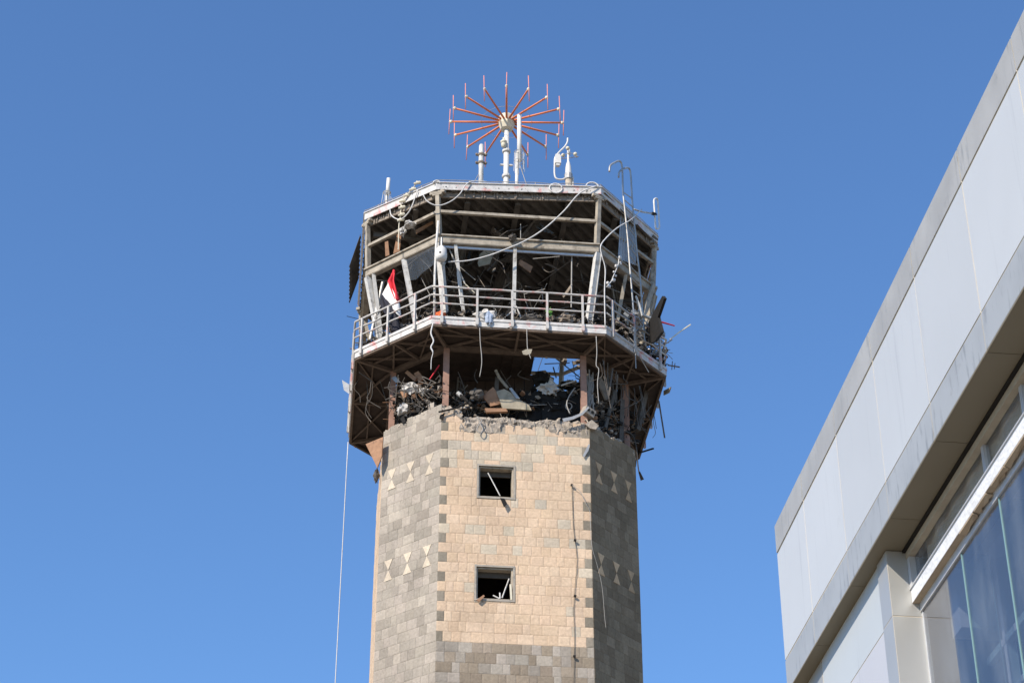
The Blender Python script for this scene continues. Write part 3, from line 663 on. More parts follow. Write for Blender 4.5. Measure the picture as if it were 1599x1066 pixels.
# corrugated sheet hanging at left
def corr(fn, nu, nv, th, name, m, lab):
    q = MB(); q.sheet(fn, nu, nv, th); return solo(name, q, m, lab, 'metal sheet')
pa, pb, pc, pd = V(-4.58, -2.0, 36.75), V(-4.55, .3, 36.7), V(-4.80, .1, 35.6), V(-4.86, -1.5, 35.9)
def fcs(u, v): p = lerp(lerp(pa, pb, u), lerp(pd, pc, u), v); return p + V(-.014*math.sin(u*60), 0, 0)
corr(fcs, 60, 4, .01, 'corrugated_sheet', 'wreck', 'dark corrugated sheet hanging loose off the left side of the cab')
ra, rb_, rc, rd_ = [VR(x, y, 4.80) for x, y in ((969, 330), (995, 350), (993, 414), (965, 404))]
def fcs2(u, v): p = lerp(lerp(ra, rb_, u), lerp(rd_, rc, u), v); return p + V(.7, -.7, 0)*(.022*math.sin(u*44))
corr(fcs2, 60, 4, .01, 'corrugated_cladding', 'steel', 'grey corrugated panel upright behind the roof ladder')
q = MB(); q.plate([VL(x, y, 5.3) for x, y in ((534, 593), (545, 600), (545.5, 615), (537, 609))], .02); solo('loose_sheet_metal', q, 'steel', 'small grey metal plate sticking out at the left balcony edge', 'metal sheet')

# cables ------------------------------------------------------------
def cable(pts, r, m, lab, name='cable', n=6): q = MB(); q.tube(spline(pts, n), r, 6); return solo(name, q, m, lab, 'cable', smooth=True)
cable([VF(x, y, a) for x, y, a in ((932, 290, 4.56), (905, 302, 4.62), (880, 330, 4.6), (850, 357, 4.57), (820, 376, 4.55), (790, 389, 4.55), (760, 400, 4.5), (730, 407, 4.5), (700, 409, 4.5))], .02, 'cable', 'long white cable swooping from the roof edge across the front window')
cable([VF(x, y, a) for x, y, a in ((760, 284, 4.3), (740, 283, 4.5), (728, 288, 4.58), (718, 303, 4.6), (703, 315, 4.6), (684, 321, 4.6), (668, 315, 4.6), (660, 303, 4.6))], .018, 'cable', 'white cable looping below the front left roof corner')
cable([VL(x, y, 4.98) for x, y in ((609, 328), (611, 336), (620, 342), (630, 340), (641, 327), (648, 309), (652, 297))], .018, 'cable', 'white cable loop under the left roof edge')
q = MB(); P = spline([VL(x, y, 4.98) for x, y in ((650, 287), (640, 300), (628, 312), (626, 325), (625, 340), (623, 352), (622, 390))], 4); q.tube(P, .016, 5)
for i in range(0, 19, 3): q.tube([P[i]+V(-.07, -.02, -.02), P[i]+V(.09, -.03, .03)], [.03, .05], 7); q.ball(P[i]+V(.10, -.03, .03), .05, 7); q.tube([P[i], P[i]+V(.02, 0, .10)], .025, 5)
solo('lamp_string', q, 'cream', 'string of small lamp fittings trailing down from the left roof edge', 'lamp string')
for k in (6, 7, 0, 1, 2):
    q = MB(); a, b = rz[k]+V(0, 0, .34), rz[(k+1) % 8]+V(0, 0, .34); m = 10; P = [lerp(a, b, i/m)*1+V(0, 0, noise.noise(V(i*.8, k, 5))*.05) for i in range(m+1)]
    q.tube(P, .012, 5)
    for i in range(0, m+1, 2): q.tube([P[i], P[i]-V(0, 0, .09)], .012, 4)
    part('conductor_wire', q, 'cable_g', roof)
cable([VR(x, y, 5.03) for x, y in ((1002, 327), (985, 343), (965, 355), (948, 370), (938, 384), (940, 400), (945, 420), (944, 457), (945, 511))], .018, 'cable', 'grey-white cable dropping past the front right corner to the deck')
q = MB(); P = spline([VR(x, y, 4.97) for x, y in ((966.5, 403), (965, 414), (957.5, 432), (954, 440), (947, 448))], 5); q.tube(P, .014, 5)
for i in range(0, len(P), 2): q.ball(P[i]+V(rnd.uniform(-.08, .08), -.03, rnd.uniform(-.08, .02)), rnd.choice([.03, .035, .055]), 6)
solo('bulb_string', q, 'cable', 'drooping string of small pale bulbs at the right cab side', 'cable')
cable([VN(543.5, 690, (-1, 0), 4.58), VN(543.5, 690, (-1, 0), 4.58)+V(0, 0, -6), VN(543.5, 690, (-1, 0), 4.58)+V(0, 0, -12), VN(543.5, 690, (-1, 0), 4.58)+V(0, 0, -27)], .016, 'cable', 'long straight cable hanging free to the left of the tower')
q = MB(); P = spline([VF(x, y, 4.63) for x, y in ((676, 505), (673, 520), (677, 532), (673, 542), (676, 550), (673.5, 562), (673, 577))], 6); q.tube(P, [.022 if i < 24 else .011 for i in range(len(P))], 6); solo('cable', q, 'cable', 'twisted white cable dangling below the front left balcony corner', 'cable', smooth=True)
cable([VF(x, y, 4.62) for x, y in ((749, 512), (750, 535), (752, 555), (752, 570), (749, 588))], .012, 'cable_g', 'grey cable dangling below the balcony left of centre')
cable([VF(x, y, 4.62) for x, y in ((822.5, 512), (823, 530), (824, 545), (829, 560))], .012, 'cable_g', 'short grey cable with a torn tag below the balcony')
q = MB(); q.plate([VF(x, y, 4.63) for x, y in ((815, 548), (822, 545), (831, 545), (829, 552), (822, 554), (817, 553))], .015); solo('torn_tag', q, 'board', 'torn beige scrap caught on the short dangling cable', 'debris')
cable([VF(x, y, 4.62) for x, y in ((931, 525), (932, 550), (931, 570), (935, 577), (933, 600), (935, 630))], .013, 'cable_g', 'pale cable dangling below the front right balcony corner')
cable([VF(x, y, 4.62) for x, y in ((690, 500), (700, 507), (720, 510), (735, 508), (752, 512), (770, 514), (790, 513), (806, 506))], .012, 'cable_d', 'dark cable sagging along the front balcony edge')
cable([VF(x, y, 3.665) for x, y in ((893, 757), (894, 790), (896, 830), (901, 870), (898, 915), (896, 950), (897, 1000), (896, 1066), (896, 1100))], .008, 'wreck', 'thin dark conduit running down the front face at right')
for y in (757, 843, 930, 1024): 
    p = VF([893, 898, 898, 897][[757, 843, 930, 1024].index(y)], y, 3.70); q = MB(); q.rbox(p, (.07, .05, .05), Matrix.Rotation(.2, 3, 'Y')); solo('cable_clip', q, 'dark', {757: 'dark hook bolt at the top end of the face conduit', 843: 'small dark clip on the face conduit above the lower window', 930: 'small dark clip on the face conduit level with the lower window', 1024: 'small dark clip on the face conduit in the grey band'}[y], 'clip')
cable([VF(893, 757, 3.72), VF(905, 766, 3.74), VF(915, 786, 3.74), VF(921, 800, 3.7), VR(924, 850, 4.1), VR(932, 880, 4.1), VR(940, 915, 4.1), VR(944, 960, 4.1), VR(946, 980, 4.12)], .007, 'cable_g', 'thin pale wire crossing from the front face to the shaded right face')
cable([VF(x, y, 3.75) for x, y in ((747, 652), (752, 657), (747, 664), (745, 671), (750, 676), (754, 670), (750, 661), (745, 650))], .014, 'cable_g', 'small grey wire loop hanging on the upper front stonework')
# sensor pod: dark hanging duct, red-white stick and rods at the right balcony corner
q = MB(); q.plate([VN(x, y, (1, 0), 4.0) for x, y in ((1034, 462), (1037, 466), (1027, 495), (1033, 518), (1022, 533), (1012, 537), (1003, 528), (1012, 505), (1024, 480))], .08); solo('bent_sheet_metal', q, 'dark', 'black bent panel jutting up at the right end of the balcony', 'metal sheet')
q = MB(); q.tube([VR(993, 462, 5.0), VR(1003, 492, 5.05), VR(1016, 497, 5.1)], [.03, .06, .05], 7); q.tube([VR(1016, 497, 5.1), VR(1030, 502, 5.15)], [.05, .03], 7); pst = solo('barrier_pole', q, 'white', 'white bent pole with red tip sticking out over the right railing', 'pole')
q = MB(); q.tube([VR(1030, 502, 5.15), VR(1053, 508.5, 5.2)], [.03, .02], 7)
qo = bpy.data.objects.new('red_tip', q.mesh('red_tip', ORG[pst.name])); qo.data.materials.append(M['red']); COL.objects.link(qo); qo.parent = pst
q = MB(); q.tube([VR(1046, 530, 5.0), VR(1060, 519, 5.1), VR(1078, 507, 5.2)], [.02, .022, .025], 6); solo('pale_stick', q, 'cream', 'pale thin stick poking out beyond the right railing corner', 'rod')
q = MB(); q.tube([VR(1043, 570, 5.0), VR(1061, 573, 5.1)], .022, 5); q.tube([VR(1050, 564, 5.0), VR(1049, 577, 5.05)], .012, 4); q.tube([VR(1054, 567, 5.0), VR(1053, 576, 5.05)], .012, 4); solo('broken_bracket', q, 'brace', 'rusty branched rod poking from the right balcony corner', 'rod')
q = MB(); q.plate([VR(x, y, 4.9) for x, y in ((1010, 470), (1021, 440), (1024, 446), (1012, 486), (1004, 500))], .06); solo('hanging_board', q, 'beige', 'dusty beige board hanging at the right back cab corner', 'board')
q = MB()
for i in range(26):
    a = VR(rnd.uniform(985, 1035), rnd.uniform(505, 560), rnd.uniform(4.3, 4.8)); q.bar(a, a+V(rnd.uniform(-.5, .5), rnd.uniform(-.3, .3), rnd.uniform(-.1, .6)), .03, .02)
solo('tangled_rods', q, 'steel', 'tangle of bent grey rods behind the right railing', 'wreckage', kind='stuff')
for i, (x0, y0, x1, y1, lab) in enumerate(((992, 548, 993, 575, 'thin rod hanging straight below the right balcony edge'), (998, 555, 1013, 581, 'thin pale rod hanging slanted below the right balcony edge'))):
    q = MB(); q.tube([VR(x0, y0, 5.03), VR(x1, y1, 5.03)], .016, 5); solo('loose_rod', q, 'steel', lab, 'rod')
# rag, plastic and orange cone on the deck edge
def crumple(c, sx, sz, m, lab, name, sy=.15, seed=0, cat='debris', amp=.6):
    q = MB(); c = Vector(c)
    def fn(u, v):
        th = u*2*math.pi*.97; ph = v*math.pi; p = V(math.cos(th)*math.sin(ph), math.sin(th)*math.sin(ph), math.cos(ph))
        k = 1 + amp*noise.noise(p*2.3+V(seed, seed*2, 0)) + amp*.5*noise.noise(p*6+V(0, seed, 0))
        return c + V(p.x*sx*k, p.y*sy*k, p.z*sz*k)
    q.sheet(fn, 16, 10, .004); return solo(name, q, m, lab, cat)
crumple(VF(688, 494, 4.45), .16, .12, 'orange_rag', 'bright orange rag on the front left balcony corner', 'rag', seed=3)
crumple(VF(757, 494, 4.5), .30, .20, 'foil', 'crumpled grey-white plastic sheet on the front balcony edge', 'plastic_sheet', seed=5)
crumple(VF(763, 496, 4.63), .11, .20, 'blue_rag', 'pale blue plastic scrap caught behind a front railing post', 'plastic_scrap', seed=9, sy=.04)
crumple(VF(828, 500, 4.35), .30, .12, 'wreck', 'dark crumpled cushion behind the front railing', 'cushion', seed=11)
crumple(VF(885, 499, 4.3), .26, .18, 'beige_dark', 'grey-brown cloth heap beside the front right post', 'cloth', seed=13)
crumple(VF(800, 372, 4.47), .10, .11, 'wreck', 'knot of tangled wire on the front head beam', 'wire knot', seed=15)
crumple(VL(640, 350, 4.9), .15, .10, 'foil', 'white crumpled sheet caught on the left upper rail', 'plastic_sheet', seed=17)
crumple(VL(629, 362, 4.9), .10, .12, 'foil', 'white fitting dangling below the left upper rail', 'fitting', seed=18)
q = MB()
for i in range(12):
    p = VF(856+rnd.uniform(-4, 4), 490+rnd.uniform(-8, 6), 4.2); d = V(rnd.uniform(-.06, .06), -.02, rnd.uniform(0, .06)); q.plate([p, p+d, p+d+V(.02, 0, .05), p+V(-.02, 0, .04)], .004)
solo('weed', q, 'leaf', 'small green sprig growing on the balcony behind the railing', 'plant')
# boards in the cab seen from below
for pts, m, lab in (([(749, 397), (757, 390), (770, 388), (771, 395), (765, 412), (748, 416), (746, 410)], 'board', 'pale torn ceiling board hanging inside the front window'),):
    q = MB(); q.plate([VF(x, y, 2.6) for x, y in pts], .03); solo('ceiling_board', q, m, lab, 'board')
for pts, lab in (([(614, 396), (620, 366), (627, 364), (624, 392)], 'upright brown plank behind the left transom'), ([(601, 378), (606, 376), (608, 398), (602, 400)], 'short brown plank at the left cab corner'), ([(648, 360), (675, 345), (677, 348), (650, 365)], 'reddish plank lying across the left cab ceiling'), ([(812, 405), (832, 416), (828, 425), (810, 412)], 'brown splintered board hanging right of the centre mullion')):
    q = MB(); q.plate([VF(x, y, 3.0) for x, y in pts], .04); solo('plank', q, 'wood', lab, 'plank')
# wreckage hanging inside the cab: uncountable mess of bars, wires, lining strips
def cabmess(name, m, lab, n, kinds, zlo=32.6, zhi=36.5, seed=1):
    r = random.Random(seed); q = MB()
    while n:
        x, y = r.uniform(-3.7, 3.7), r.uniform(-3.7, 2.6); n -= 1
        if abs(x)+abs(y) > 5.4 or (.4 < x < 2.1 and y > -2.9 and r.random() < .85): continue
        z = r.uniform(zlo, zhi); l = r.uniform(.25, 1.5); d = V(r.gauss(0, .7), r.gauss(0, .5), r.gauss(-.35, .6)).normalized(); k = r.choice(kinds); a = V(x, y, z); b_ = a+d*l
        b_.z = min(max(b_.z, 32.25), 36.55)
        if k == 'bar': q.bar(a, b_, r.choice([.015, .025, .04]), .015)
        elif k == 'wire':
            c1 = lerp(a, b_, .5)+V(r.uniform(-.25, .25), r.uniform(-.2, .2), r.uniform(-.3, .05)); q.tube(spline([a, lerp(a, c1, .5)+V(r.uniform(-.06, .06), 0, r.uniform(-.08, .08)), c1, b_], 4), r.choice([.006, .009, .013]), 4)
        else:
            u = d.cross(V(r.uniform(-1, 1), r.uniform(-1, 1), r.uniform(-1, 1))).normalized()*r.uniform(.03, .14); ll = l*.35
            q.plate([a, a+d*ll, a+d*ll*r.uniform(.7, 1.1)+u, a+d*ll*.5+u*1.3, a+u*r.uniform(.6, 1)], .015)
    solo(name, q, m, lab, 'wreckage', kind='stuff')
cabmess('hanging_wreckage', 'wreck', 'mass of sooty bars and wires hanging inside the gutted cab', 380, ['bar', 'bar', 'wire', 'wire', 'scrap'], seed=4)
cabmess('dusty_wreckage', 'beige_dark', 'dusty brown ceiling scraps strewn through the gutted cab', 110, ['bar', 'scrap', 'wire'], seed=5)
cabmess('loose_wiring', 'cable_g', 'thin grey wires and ceiling bars dangling inside the gutted cab', 130, ['bar', 'wire', 'wire'], 32.7, 35.6, seed=6)
cabmess('charred_wreckage', 'dark', 'black charred strips hanging inside the gutted cab', 300, ['bar', 'wire', 'scrap'], seed=7)
q = MB()
for i in range(420):
    th = rnd.uniform(0, 2*math.pi); rr = rnd.uniform(3.0, 4.4); x, y = rr*math.cos(th), rr*math.sin(th)
    if abs(x) > 4.3 or abs(y) > 4.3 or abs(x)+abs(y) > 6.6: continue
    s = rnd.uniform(.03, .13); q.rbox((x, y, ZD+.14+s*.4), (s*rnd.uniform(.6, 2.6), s, s*rnd.uniform(.3, .9)), Matrix.Rotation(rnd.uniform(0, 6), 3, 'Z') @ Matrix.Rotation(rnd.uniform(-.5, .5), 3, 'X'))
solo('deck_rubble', q, 'beige_dark', 'scattered small rubble on the balcony deck', 'rubble', kind='stuff')

# ================================================================== GAP BETWEEN SHAFT AND BALCONY
def shard(mb, c, s, seed):
    c = Vector(c); n = rnd.randint(5, 7); rot = Matrix.Rotation(rnd.uniform(0, 6.28), 3, 'Z') @ Matrix.Rotation(rnd.uniform(-1.2, 1.2), 3, 'X')
    pts = []
    for i in range(n): a = 2*math.pi*i/n; r_ = s*rnd.uniform(.5, 1.1); pts.append((math.cos(a)*r_, math.sin(a)*r_))
    h = s*rnd.uniform(.15, .6)
    mb.add([c + rot @ V(x, y, -h/2) for x, y in pts] + [c + rot @ V(x*.85, y*.85, h/2) for x, y in pts], [tuple(range(n))[::-1], tuple(range(n, 2*n))] + [(i, (i+1) % n, n+(i+1) % n, n+i) for i in range(n)])
heap = MB(); heap2 = MB()
def inshaft(x, y, m=0): return abs(x) < AP-m and abs(y) < AP-m and abs(x)+abs(y) < AP+HW-m*1.4
# cracked slab that carries the heap
q = MB(); q.prism(octa(AP-.33, HW-.14), 29.25, 29.42); part('top_floor_slab', q, 'concrete', tower)
for i in range(900):
    x, y = rnd.uniform(-3.6, 3.6), rnd.uniform(-3.6, 3.6)
    if not inshaft(x, y, .12): continue
    h = 29.45 + max(0, .75-.35*abs(x+2.3))*.9*(1 if y < 0 else .4) + max(0, .4-.5*abs(x-2.4))
    if .5 < x < 2.0: h = 29.4
    z = rnd.uniform(29.4, h+.15); s = rnd.choice([.05, .07, .09, .12, .2]); shard(heap if rnd.random() < .5 else heap2, (x, y, z), s, i)
solo('rubble_heap', heap, 'concrete', 'grey concrete rubble heaped on the broken shaft head', 'rubble', kind='stuff')
solo('charred_heap', heap2, 'wreck', 'sooty charred rubble heaped inside the broken shaft head', 'rubble', kind='stuff')
q = MB()
for i in range(9):
    x = .2+i*.22; dy = rnd.uniform(-.06, .06); q.plate([V(x-.03, -2.85+dy, 29.4), V(x+.25, -2.85+dy, 29.4), V(x+.25, -2.8+dy, 30.95+rnd.uniform(-.12, .12)), V(x-.03, -2.8+dy, 30.95+rnd.uniform(-.12, .12))], .04)
part('charred_counter', q, 'dark', tower, kind='stuff')
# dark partition remains below the deck (left, middle and right of the hole)
q = MB()
for x0, y0, x1, y1 in ((-3.0, -1.4, -.4, -1.7), (-.4, -1.7, .72, -2.2), (2.15, -2.3, 3.2, -.8), (-3.2, -1.2, -3.2, 2.0), (2.9, -.6, 2.9, 2.5)):
    n = max(2, int(math.hypot(x1-x0, y1-y0)/.28))
    for i in range(n):
        a, b = lerp(V(x0, y0, 0), V(x1, y1, 0), i/n), lerp(V(x0, y0, 0), V(x1, y1, 0), (i+.93)/n); zb = 29.45+rnd.uniform(0, .5); zt = 31.95; tl = rnd.uniform(-.12, .12)
        q.plate([a+V(0, tl, zb), b+V(0, tl, zb+rnd.uniform(-.1, .2)), b+V(0, 0, zt), a+V(0, 0, zt)], .03)
part('broken_partition', q, 'ply', tower, kind='stuff')
q = MB()
for i in range(120):
    x = rnd.uniform(-3.2, 3.3); y = rnd.uniform(-3.0, -1.2)
    if .45 < x < 2.05 or abs(x)+abs(y) > 5.0: continue
    z = rnd.uniform(30.4, 31.95); l = rnd.uniform(.3, 1.3)
    if rnd.random() < .5: q.bar((x, y, z), (x+rnd.uniform(-.3, .3), y+rnd.uniform(-.2, .2), z-l), rnd.choice([.02, .05, .12]), .02)
    else: q.tube(spline([V(x, y, z), V(x+rnd.uniform(-.2, .2), y, z-l*.5), V(x+rnd.uniform(-.3, .3), y-.1, z-l)], 4), .012, 4)
solo('hanging_debris', q, 'wreck', 'dark strips and wires hanging below the balcony floor', 'wreckage', kind='stuff')
def litter(name, m, lab, regions, seed, smin=.025, smax=.10):
    r = random.Random(seed); q = MB()
    for f_, lo, hi, x0, x1, top, bot, n in regions:      # top/bot: screen-independent height limits taken from two surveyed sight lines
        for _ in range(n):
            x = r.uniform(x0, x1); t = (x-x0)/(x1-x0); y = lerp(lerp(*top, t), lerp(*bot, t), r.random()**.6); p = f_(x, y, r.uniform(lo, hi)); k = r.random(); s_ = r.uniform(smin, smax)
            if k < .5:
                n_ = 5; rot = Matrix.Rotation(r.uniform(0, 6.28), 3, 'Z') @ Matrix.Rotation(r.uniform(-1.4, 1.4), 3, 'X'); pts = [(math.cos(6.283*i/n_)*s_*r.uniform(.4, 1.3), math.sin(6.283*i/n_)*s_*r.uniform(.4, 1.1)) for i in range(n_)]; h = s_*r.uniform(.08, .5)
                q.add([p+rot @ V(a, b, -h) for a, b in pts]+[p+rot @ V(a, b, h) for a, b in pts], [tuple(range(n_))[::-1], tuple(range(n_, 2*n_))]+[(i, (i+1) % n_, n_+(i+1) % n_, n_+i) for i in range(n_)])
            elif k < .8: q.bar(p, p+V(r.gauss(0, .2), r.gauss(0, .1), r.gauss(0, .15)), r.choice([.012, .02, .04]), .012)
            else: q.tube(spline([p, p+V(r.gauss(0, .12), 0, r.gauss(0, .1)), p+V(r.gauss(0, .2), -.05, r.gauss(-.1, .12))], 3), .008, 4)
    solo(name, q, m, lab, 'rubble', kind='stuff')
RG = lambda a, b, c, d: [(VL, 3.5, 4.0, 612, 690, (606, 590), (660, 622), a), (VF, 2.5, 3.05, 690, 835, (606, 612), (642, 644), b), (VR, 3.4, 3.95, 925, 992, (610, 640), (662, 694), c), (VF, 2.5, 2.95, 826, 905, (603, 603), (640, 640), d)]
litter('fine_rubble', 'concrete', 'fine grey rubble spread over the broken shaft head', RG(45, 60, 30, 15), 31)
litter('fine_brown_rubble', 'wood', 'splintered brown scraps spread over the broken shaft head', RG(40, 26, 14, 8), 32, .03, .11)
litter('fine_sooty_rubble', 'dark', 'fine black scraps spread over the broken shaft head', RG(150, 150, 120, 160), 33, .03, .14)
litter('fine_dusty_rubble', 'beige_dark', 'fine dusty scraps spread over the broken shaft head', RG(60, 70, 60, 30), 34, .02, .09)
litter('fine_white_rubble', 'foil', 'fine pale scraps spread over the broken shaft head', RG(14, 8, 8, 6), 35, .02, .05)
DK = lambda a, b, c: [(VF, 3.8, 4.35, 695, 935, (480, 492), (501, 512), a), (VL, 4.0, 4.7, 562, 675, (530, 478), (550, 500), b), (VR, 4.0, 4.75, 950, 1042, (490, 525), (525, 575), c)]
litter('deck_litter', 'beige_dark', 'dusty scraps piled along the balcony behind the railing', DK(130, 60, 70), 51, .03, .12)
litter('dark_deck_litter', 'dark', 'black scraps and wires piled along the balcony behind the railing', DK(150, 70, 110), 52, .03, .14)
litter('pale_deck_litter', 'cable_g', 'pale wires and strips scattered along the balcony behind the railing', DK(45, 30, 55), 53, .02, .07)
litter('crushed_metal', 'steel', 'crushed grey metal strips heaped behind the right railing', [(VR, 4.2, 4.85, 978, 1036, (470, 505), (540, 570), 75)], 54, .04, .14)
# torn ceiling sheets sagging inside the cab
q = MB(); r = random.Random(61)
for i in range(34):
    x, y = r.uniform(-3.4, 3.4), r.uniform(-3.4, 1.4)
    if abs(x)+abs(y) > 5 or (.3 < x < 2.2 and y > -2.6): continue
    z = rooftop(x, y, -.15); l, w_ = r.uniform(.5, 1.5), r.uniform(.2, .7); th = r.uniform(0, 6.28); d = V(math.cos(th)*.7, math.sin(th)*.7, -r.uniform(.3, 1.0)).normalized(); u = V(-math.sin(th), math.cos(th), r.uniform(-.2, .2))
    def fs(a, b): p = V(x, y, z)+d*(l*a)+u*(w_*(b-.5)); p.z = min(p.z-.12*math.sin(a*3), z); return p + d.cross(u)*(.02*math.sin(b*w_*50)+.05*math.sin(a*4+i))
    q.sheet(fs, 6, 16, .008)
solo('torn_ceiling_sheets', q, 'deckmetal', 'torn ribbed ceiling sheets sagging inside the cab', 'wreckage', kind='stuff')
q = MB(); r = random.Random(41)
for i in range(60):                                      # torn strips and wires under the balcony, mostly at right
    f_, x, y = (VR, r.uniform(935, 1030), 0) if r.random() < .75 else (VL, r.uniform(560, 640), 0)
    if f_ is VR: y = lerp(575, 640, (x-935)/95)+r.uniform(-20, 10); p = VR(x, y, r.uniform(3.6, 4.6))
    else: y = r.uniform(575, 600); p = VL(x, y, r.uniform(3.7, 4.6))
    p.z = min(p.z, ZD-.02); l = r.uniform(.3, 1.4)
    if r.random() < .6: q.tube(spline([p, p+V(r.gauss(0, .06), 0, -l*.4), p+V(r.gauss(0, .12), r.gauss(0, .08), -l*.7), p+V(r.gauss(0, .16), 0, -l)], 4), r.choice([.008, .012]), 4)
    else: q.bar(p, p+V(r.gauss(0, .15), r.gauss(0, .1), -l), r.choice([.015, .03, .045]), .012)
solo('torn_strips', q, 'wreck', 'torn dark strips and wires hanging below the balcony edges', 'wreckage', kind='stuff')
q = MB()
for i in range(24):                                      # knocked-loose chunks along the wall head
    u = r.uniform(.05, 4.1); p = V(-HW+u, -AP+r.uniform(.03, .28), 29.45+r.uniform(.0, .28)+(.2 if u < .7 else 0)); rnd_s = r.uniform(.05, .15); shard(q, p, rnd_s, i)
solo('loose_chunks', q, 'concrete', 'loose concrete chunks along the front wall head', 'rubble', kind='stuff')
def slabp(pts, ap, th, m, lab, name, cat='debris', tilt=0, side=None):
    f_ = {None: VF, 'L': VL, 'R': VR}[side]; q = MB(); q.plate([f_(x, y, ap) for x, y in pts], th); return solo(name, q, m, lab, cat)
slabp([(753, 618), (770, 604), (776, 612), (783, 630), (766, 634)], 3.2, .05, 'wood', 'red-brown broken board on the wall head left of centre', 'broken_board', 'board')
slabp([(775, 611), (787, 607), (797, 612), (808, 622), (826, 632), (830, 640), (785, 637)], 3.25, .07, 'board', 'large pale dusty slab leaning on the front wall head', 'fallen_slab', 'board')
slabp([(795, 606), (799, 605), (812, 622), (806, 622)], 3.3, .05, 'steel', 'narrow grey strip lying on the pale slab', 'metal_strip')
slabp([(757, 637), (790, 637), (793, 642), (760, 643)], 3.45, .10, 'wood', 'brown timber lying along the front wall head', 'timber', 'plank')
slabp([(632, 582), (636, 578), (651, 590), (647, 595)], 3.9, .06, 'wood', 'tilted brown plank above the left rubble pile', 'plank', 'plank', side='L')
slabp([(646, 583), (653, 579), (661, 590), (654, 597)], 3.85, .06, 'wood', 'square brown board upright on the left rubble pile', 'board', 'board', side='L')
slabp([(625, 612), (632, 604), (640, 604), (637, 616), (630, 622)], 3.95, .05, 'wood', 'orange-brown curled sheet in the left rubble pile', 'curled_sheet', side='L')
slabp([(611, 590), (617, 587), (625, 596), (618, 597)], 4.1, .04, 'steel', 'grey scrap flap at the left rubble pile top', 'scrap_flap', side='L')
slabp([(624, 648), (630, 647), (633, 658), (628, 661)], 4.1, .02, 'dark', 'dark tile hanging on the left face top edge', 'hanging_tile', side='L')
slabp([(650, 636), (656, 635), (655, 643), (650, 643)], 4.1, .02, 'dark', 'small dark tile on the left face near the front corner', 'hanging_tile', side='L')
slabp([(687, 648), (695, 644), (692, 655), (686, 653)], 3.70, .02, 'dark', 'dark tile hanging at the front left top corner', 'hanging_tile')
slabp([(878, 654), (893, 651), (908, 645), (918, 635), (920, 637), (910, 648), (895, 655), (880, 659)], 3.8, .03, 'steel', 'bent grey metal strip across the front right wall head', 'metal_strip')
slabp([(910, 711), (919, 693), (921, 694), (919, 703), (912, 714)], 3.70, .02, 'steel', 'grey flap of flashing hanging at the front right edge', 'flashing')
slabp([(914, 662), (924, 655), (935, 664), (930, 670), (921, 668)], 3.7, .10, 'concrete', 'loose corner stone tipping over the front right edge', 'corner_stone', 'stone')
slabp([(571, 693), (598, 682), (596, 712), (589, 730)], 4.3, .03, 'wood', 'rusty brown sheet bent under the left balcony', 'bent_sheet', 'metal sheet', side='L')
q = MB(); c = VF(918, 644, 3.5); rt = Matrix.Rotation(.35, 3, 'Y') @ Matrix.Rotation(.5, 3, 'Z')
q.rbox(c, (.34, .26, .22), rt); hb = solo('hollow_block', q, 'concrete', 'grey hollow block perched on the front right corner', 'block')
q = MB()
for dx in (-.08, .07): q.rbox(c + rt @ V(dx, -.135, .01), (.08, .02, .08), rt)  # black plates paint the shade of the hollow cores onto the block face
qo = bpy.data.objects.new('core_hole', q.mesh('core_hole', ORG[hb.name])); qo.data.materials.append(M['dark']); COL.objects.link(qo); qo.parent = hb
q = MB(); q.tube([VF(685, 643, 3.75), VF(712, 637, 3.72), VF(727, 630, 3.6)], .025, 6); solo('bent_bar', q, 'dark', 'black bar lying across the front left wall head', 'bar')
q = MB(); q.tube([VF(718, 616, 3.4), VF(736, 632, 3.6)], .05, 7); solo('white_pipe_end', q, 'dark', 'short black pipe leaning on the rubble right of the column', 'pipe')
q = MB(); q.tube([VF(714, 613, 3.4), VF(721, 619, 3.4)], .06, 7); solo('pipe_cap', q, 'white', 'white capped pipe end above the black pipe', 'pipe')
q = MB(); q.tube([VF(774, 578, 2.9), VF(780, 590, 2.9), VF(793, 606, 2.9)], .045, 7); solo('bent_pipe', q, 'beige', 'bent dusty pipe above the pale slab', 'pipe')
crumple(VF(857, 606, 2.9), .25, .20, 'foil', 'crumpled white sheeting in the see-through gap', 'sheeting', seed=21, amp=.9)
crumple(VF(848, 594, 2.5), .28, .28, 'dark', 'black charred lump silhouetted in the see-through gap', 'charred_lump', seed=22)
crumple(VF(890, 602, 2.4), .30, .14, 'dark', 'black charred heap at the right of the see-through gap', 'charred_lump', seed=29)
crumple(VF(745, 616, 3.3), .20, .17, 'wreck', 'dark grey boulder on the front wall head', 'boulder', seed=23, amp=.35, cat='stone')
crumple(VL(640, 606, 4.05), .22, .16, 'foil', 'torn white insulation on the left rubble pile', 'insulation', seed=24, amp=.9)
crumple(VL(629, 640, 4.1), .16, .14, 'foil', 'white torn wadding beside the left column foot', 'wadding', seed=25, amp=.9)
crumple(VL(663, 612, 3.9), .14, .10, 'foil', 'small white scrap near the front left column', 'scrap', seed=26, amp=.8)
crumple(VN(588, 742, (-1, 0), 3.76), .08, .2, 'wreck', 'dark ragged bundle hanging below the left shaft corner', 'bundle', seed=27)
q = MB(); q.bar(VF(876, 602, 3.0), VF(900, 594, 3.0), .05, .03); solo('white_strip', q, 'white', 'short white strip in the see-through gap', 'strip')
q = MB()
for i in range(14):
    x = 918+rnd.uniform(-3, 8); q.tube(spline([VF(x, 585+rnd.uniform(-8, 6), 3.1), VF(x+rnd.uniform(-3, 3), 605, 3.15), VF(x+rnd.uniform(-3, 4), 620, 3.2), VF(x+rnd.uniform(-4, 4), rnd.uniform(628, 642), 3.2)], 4), rnd.choice([.012, .02]), 4)
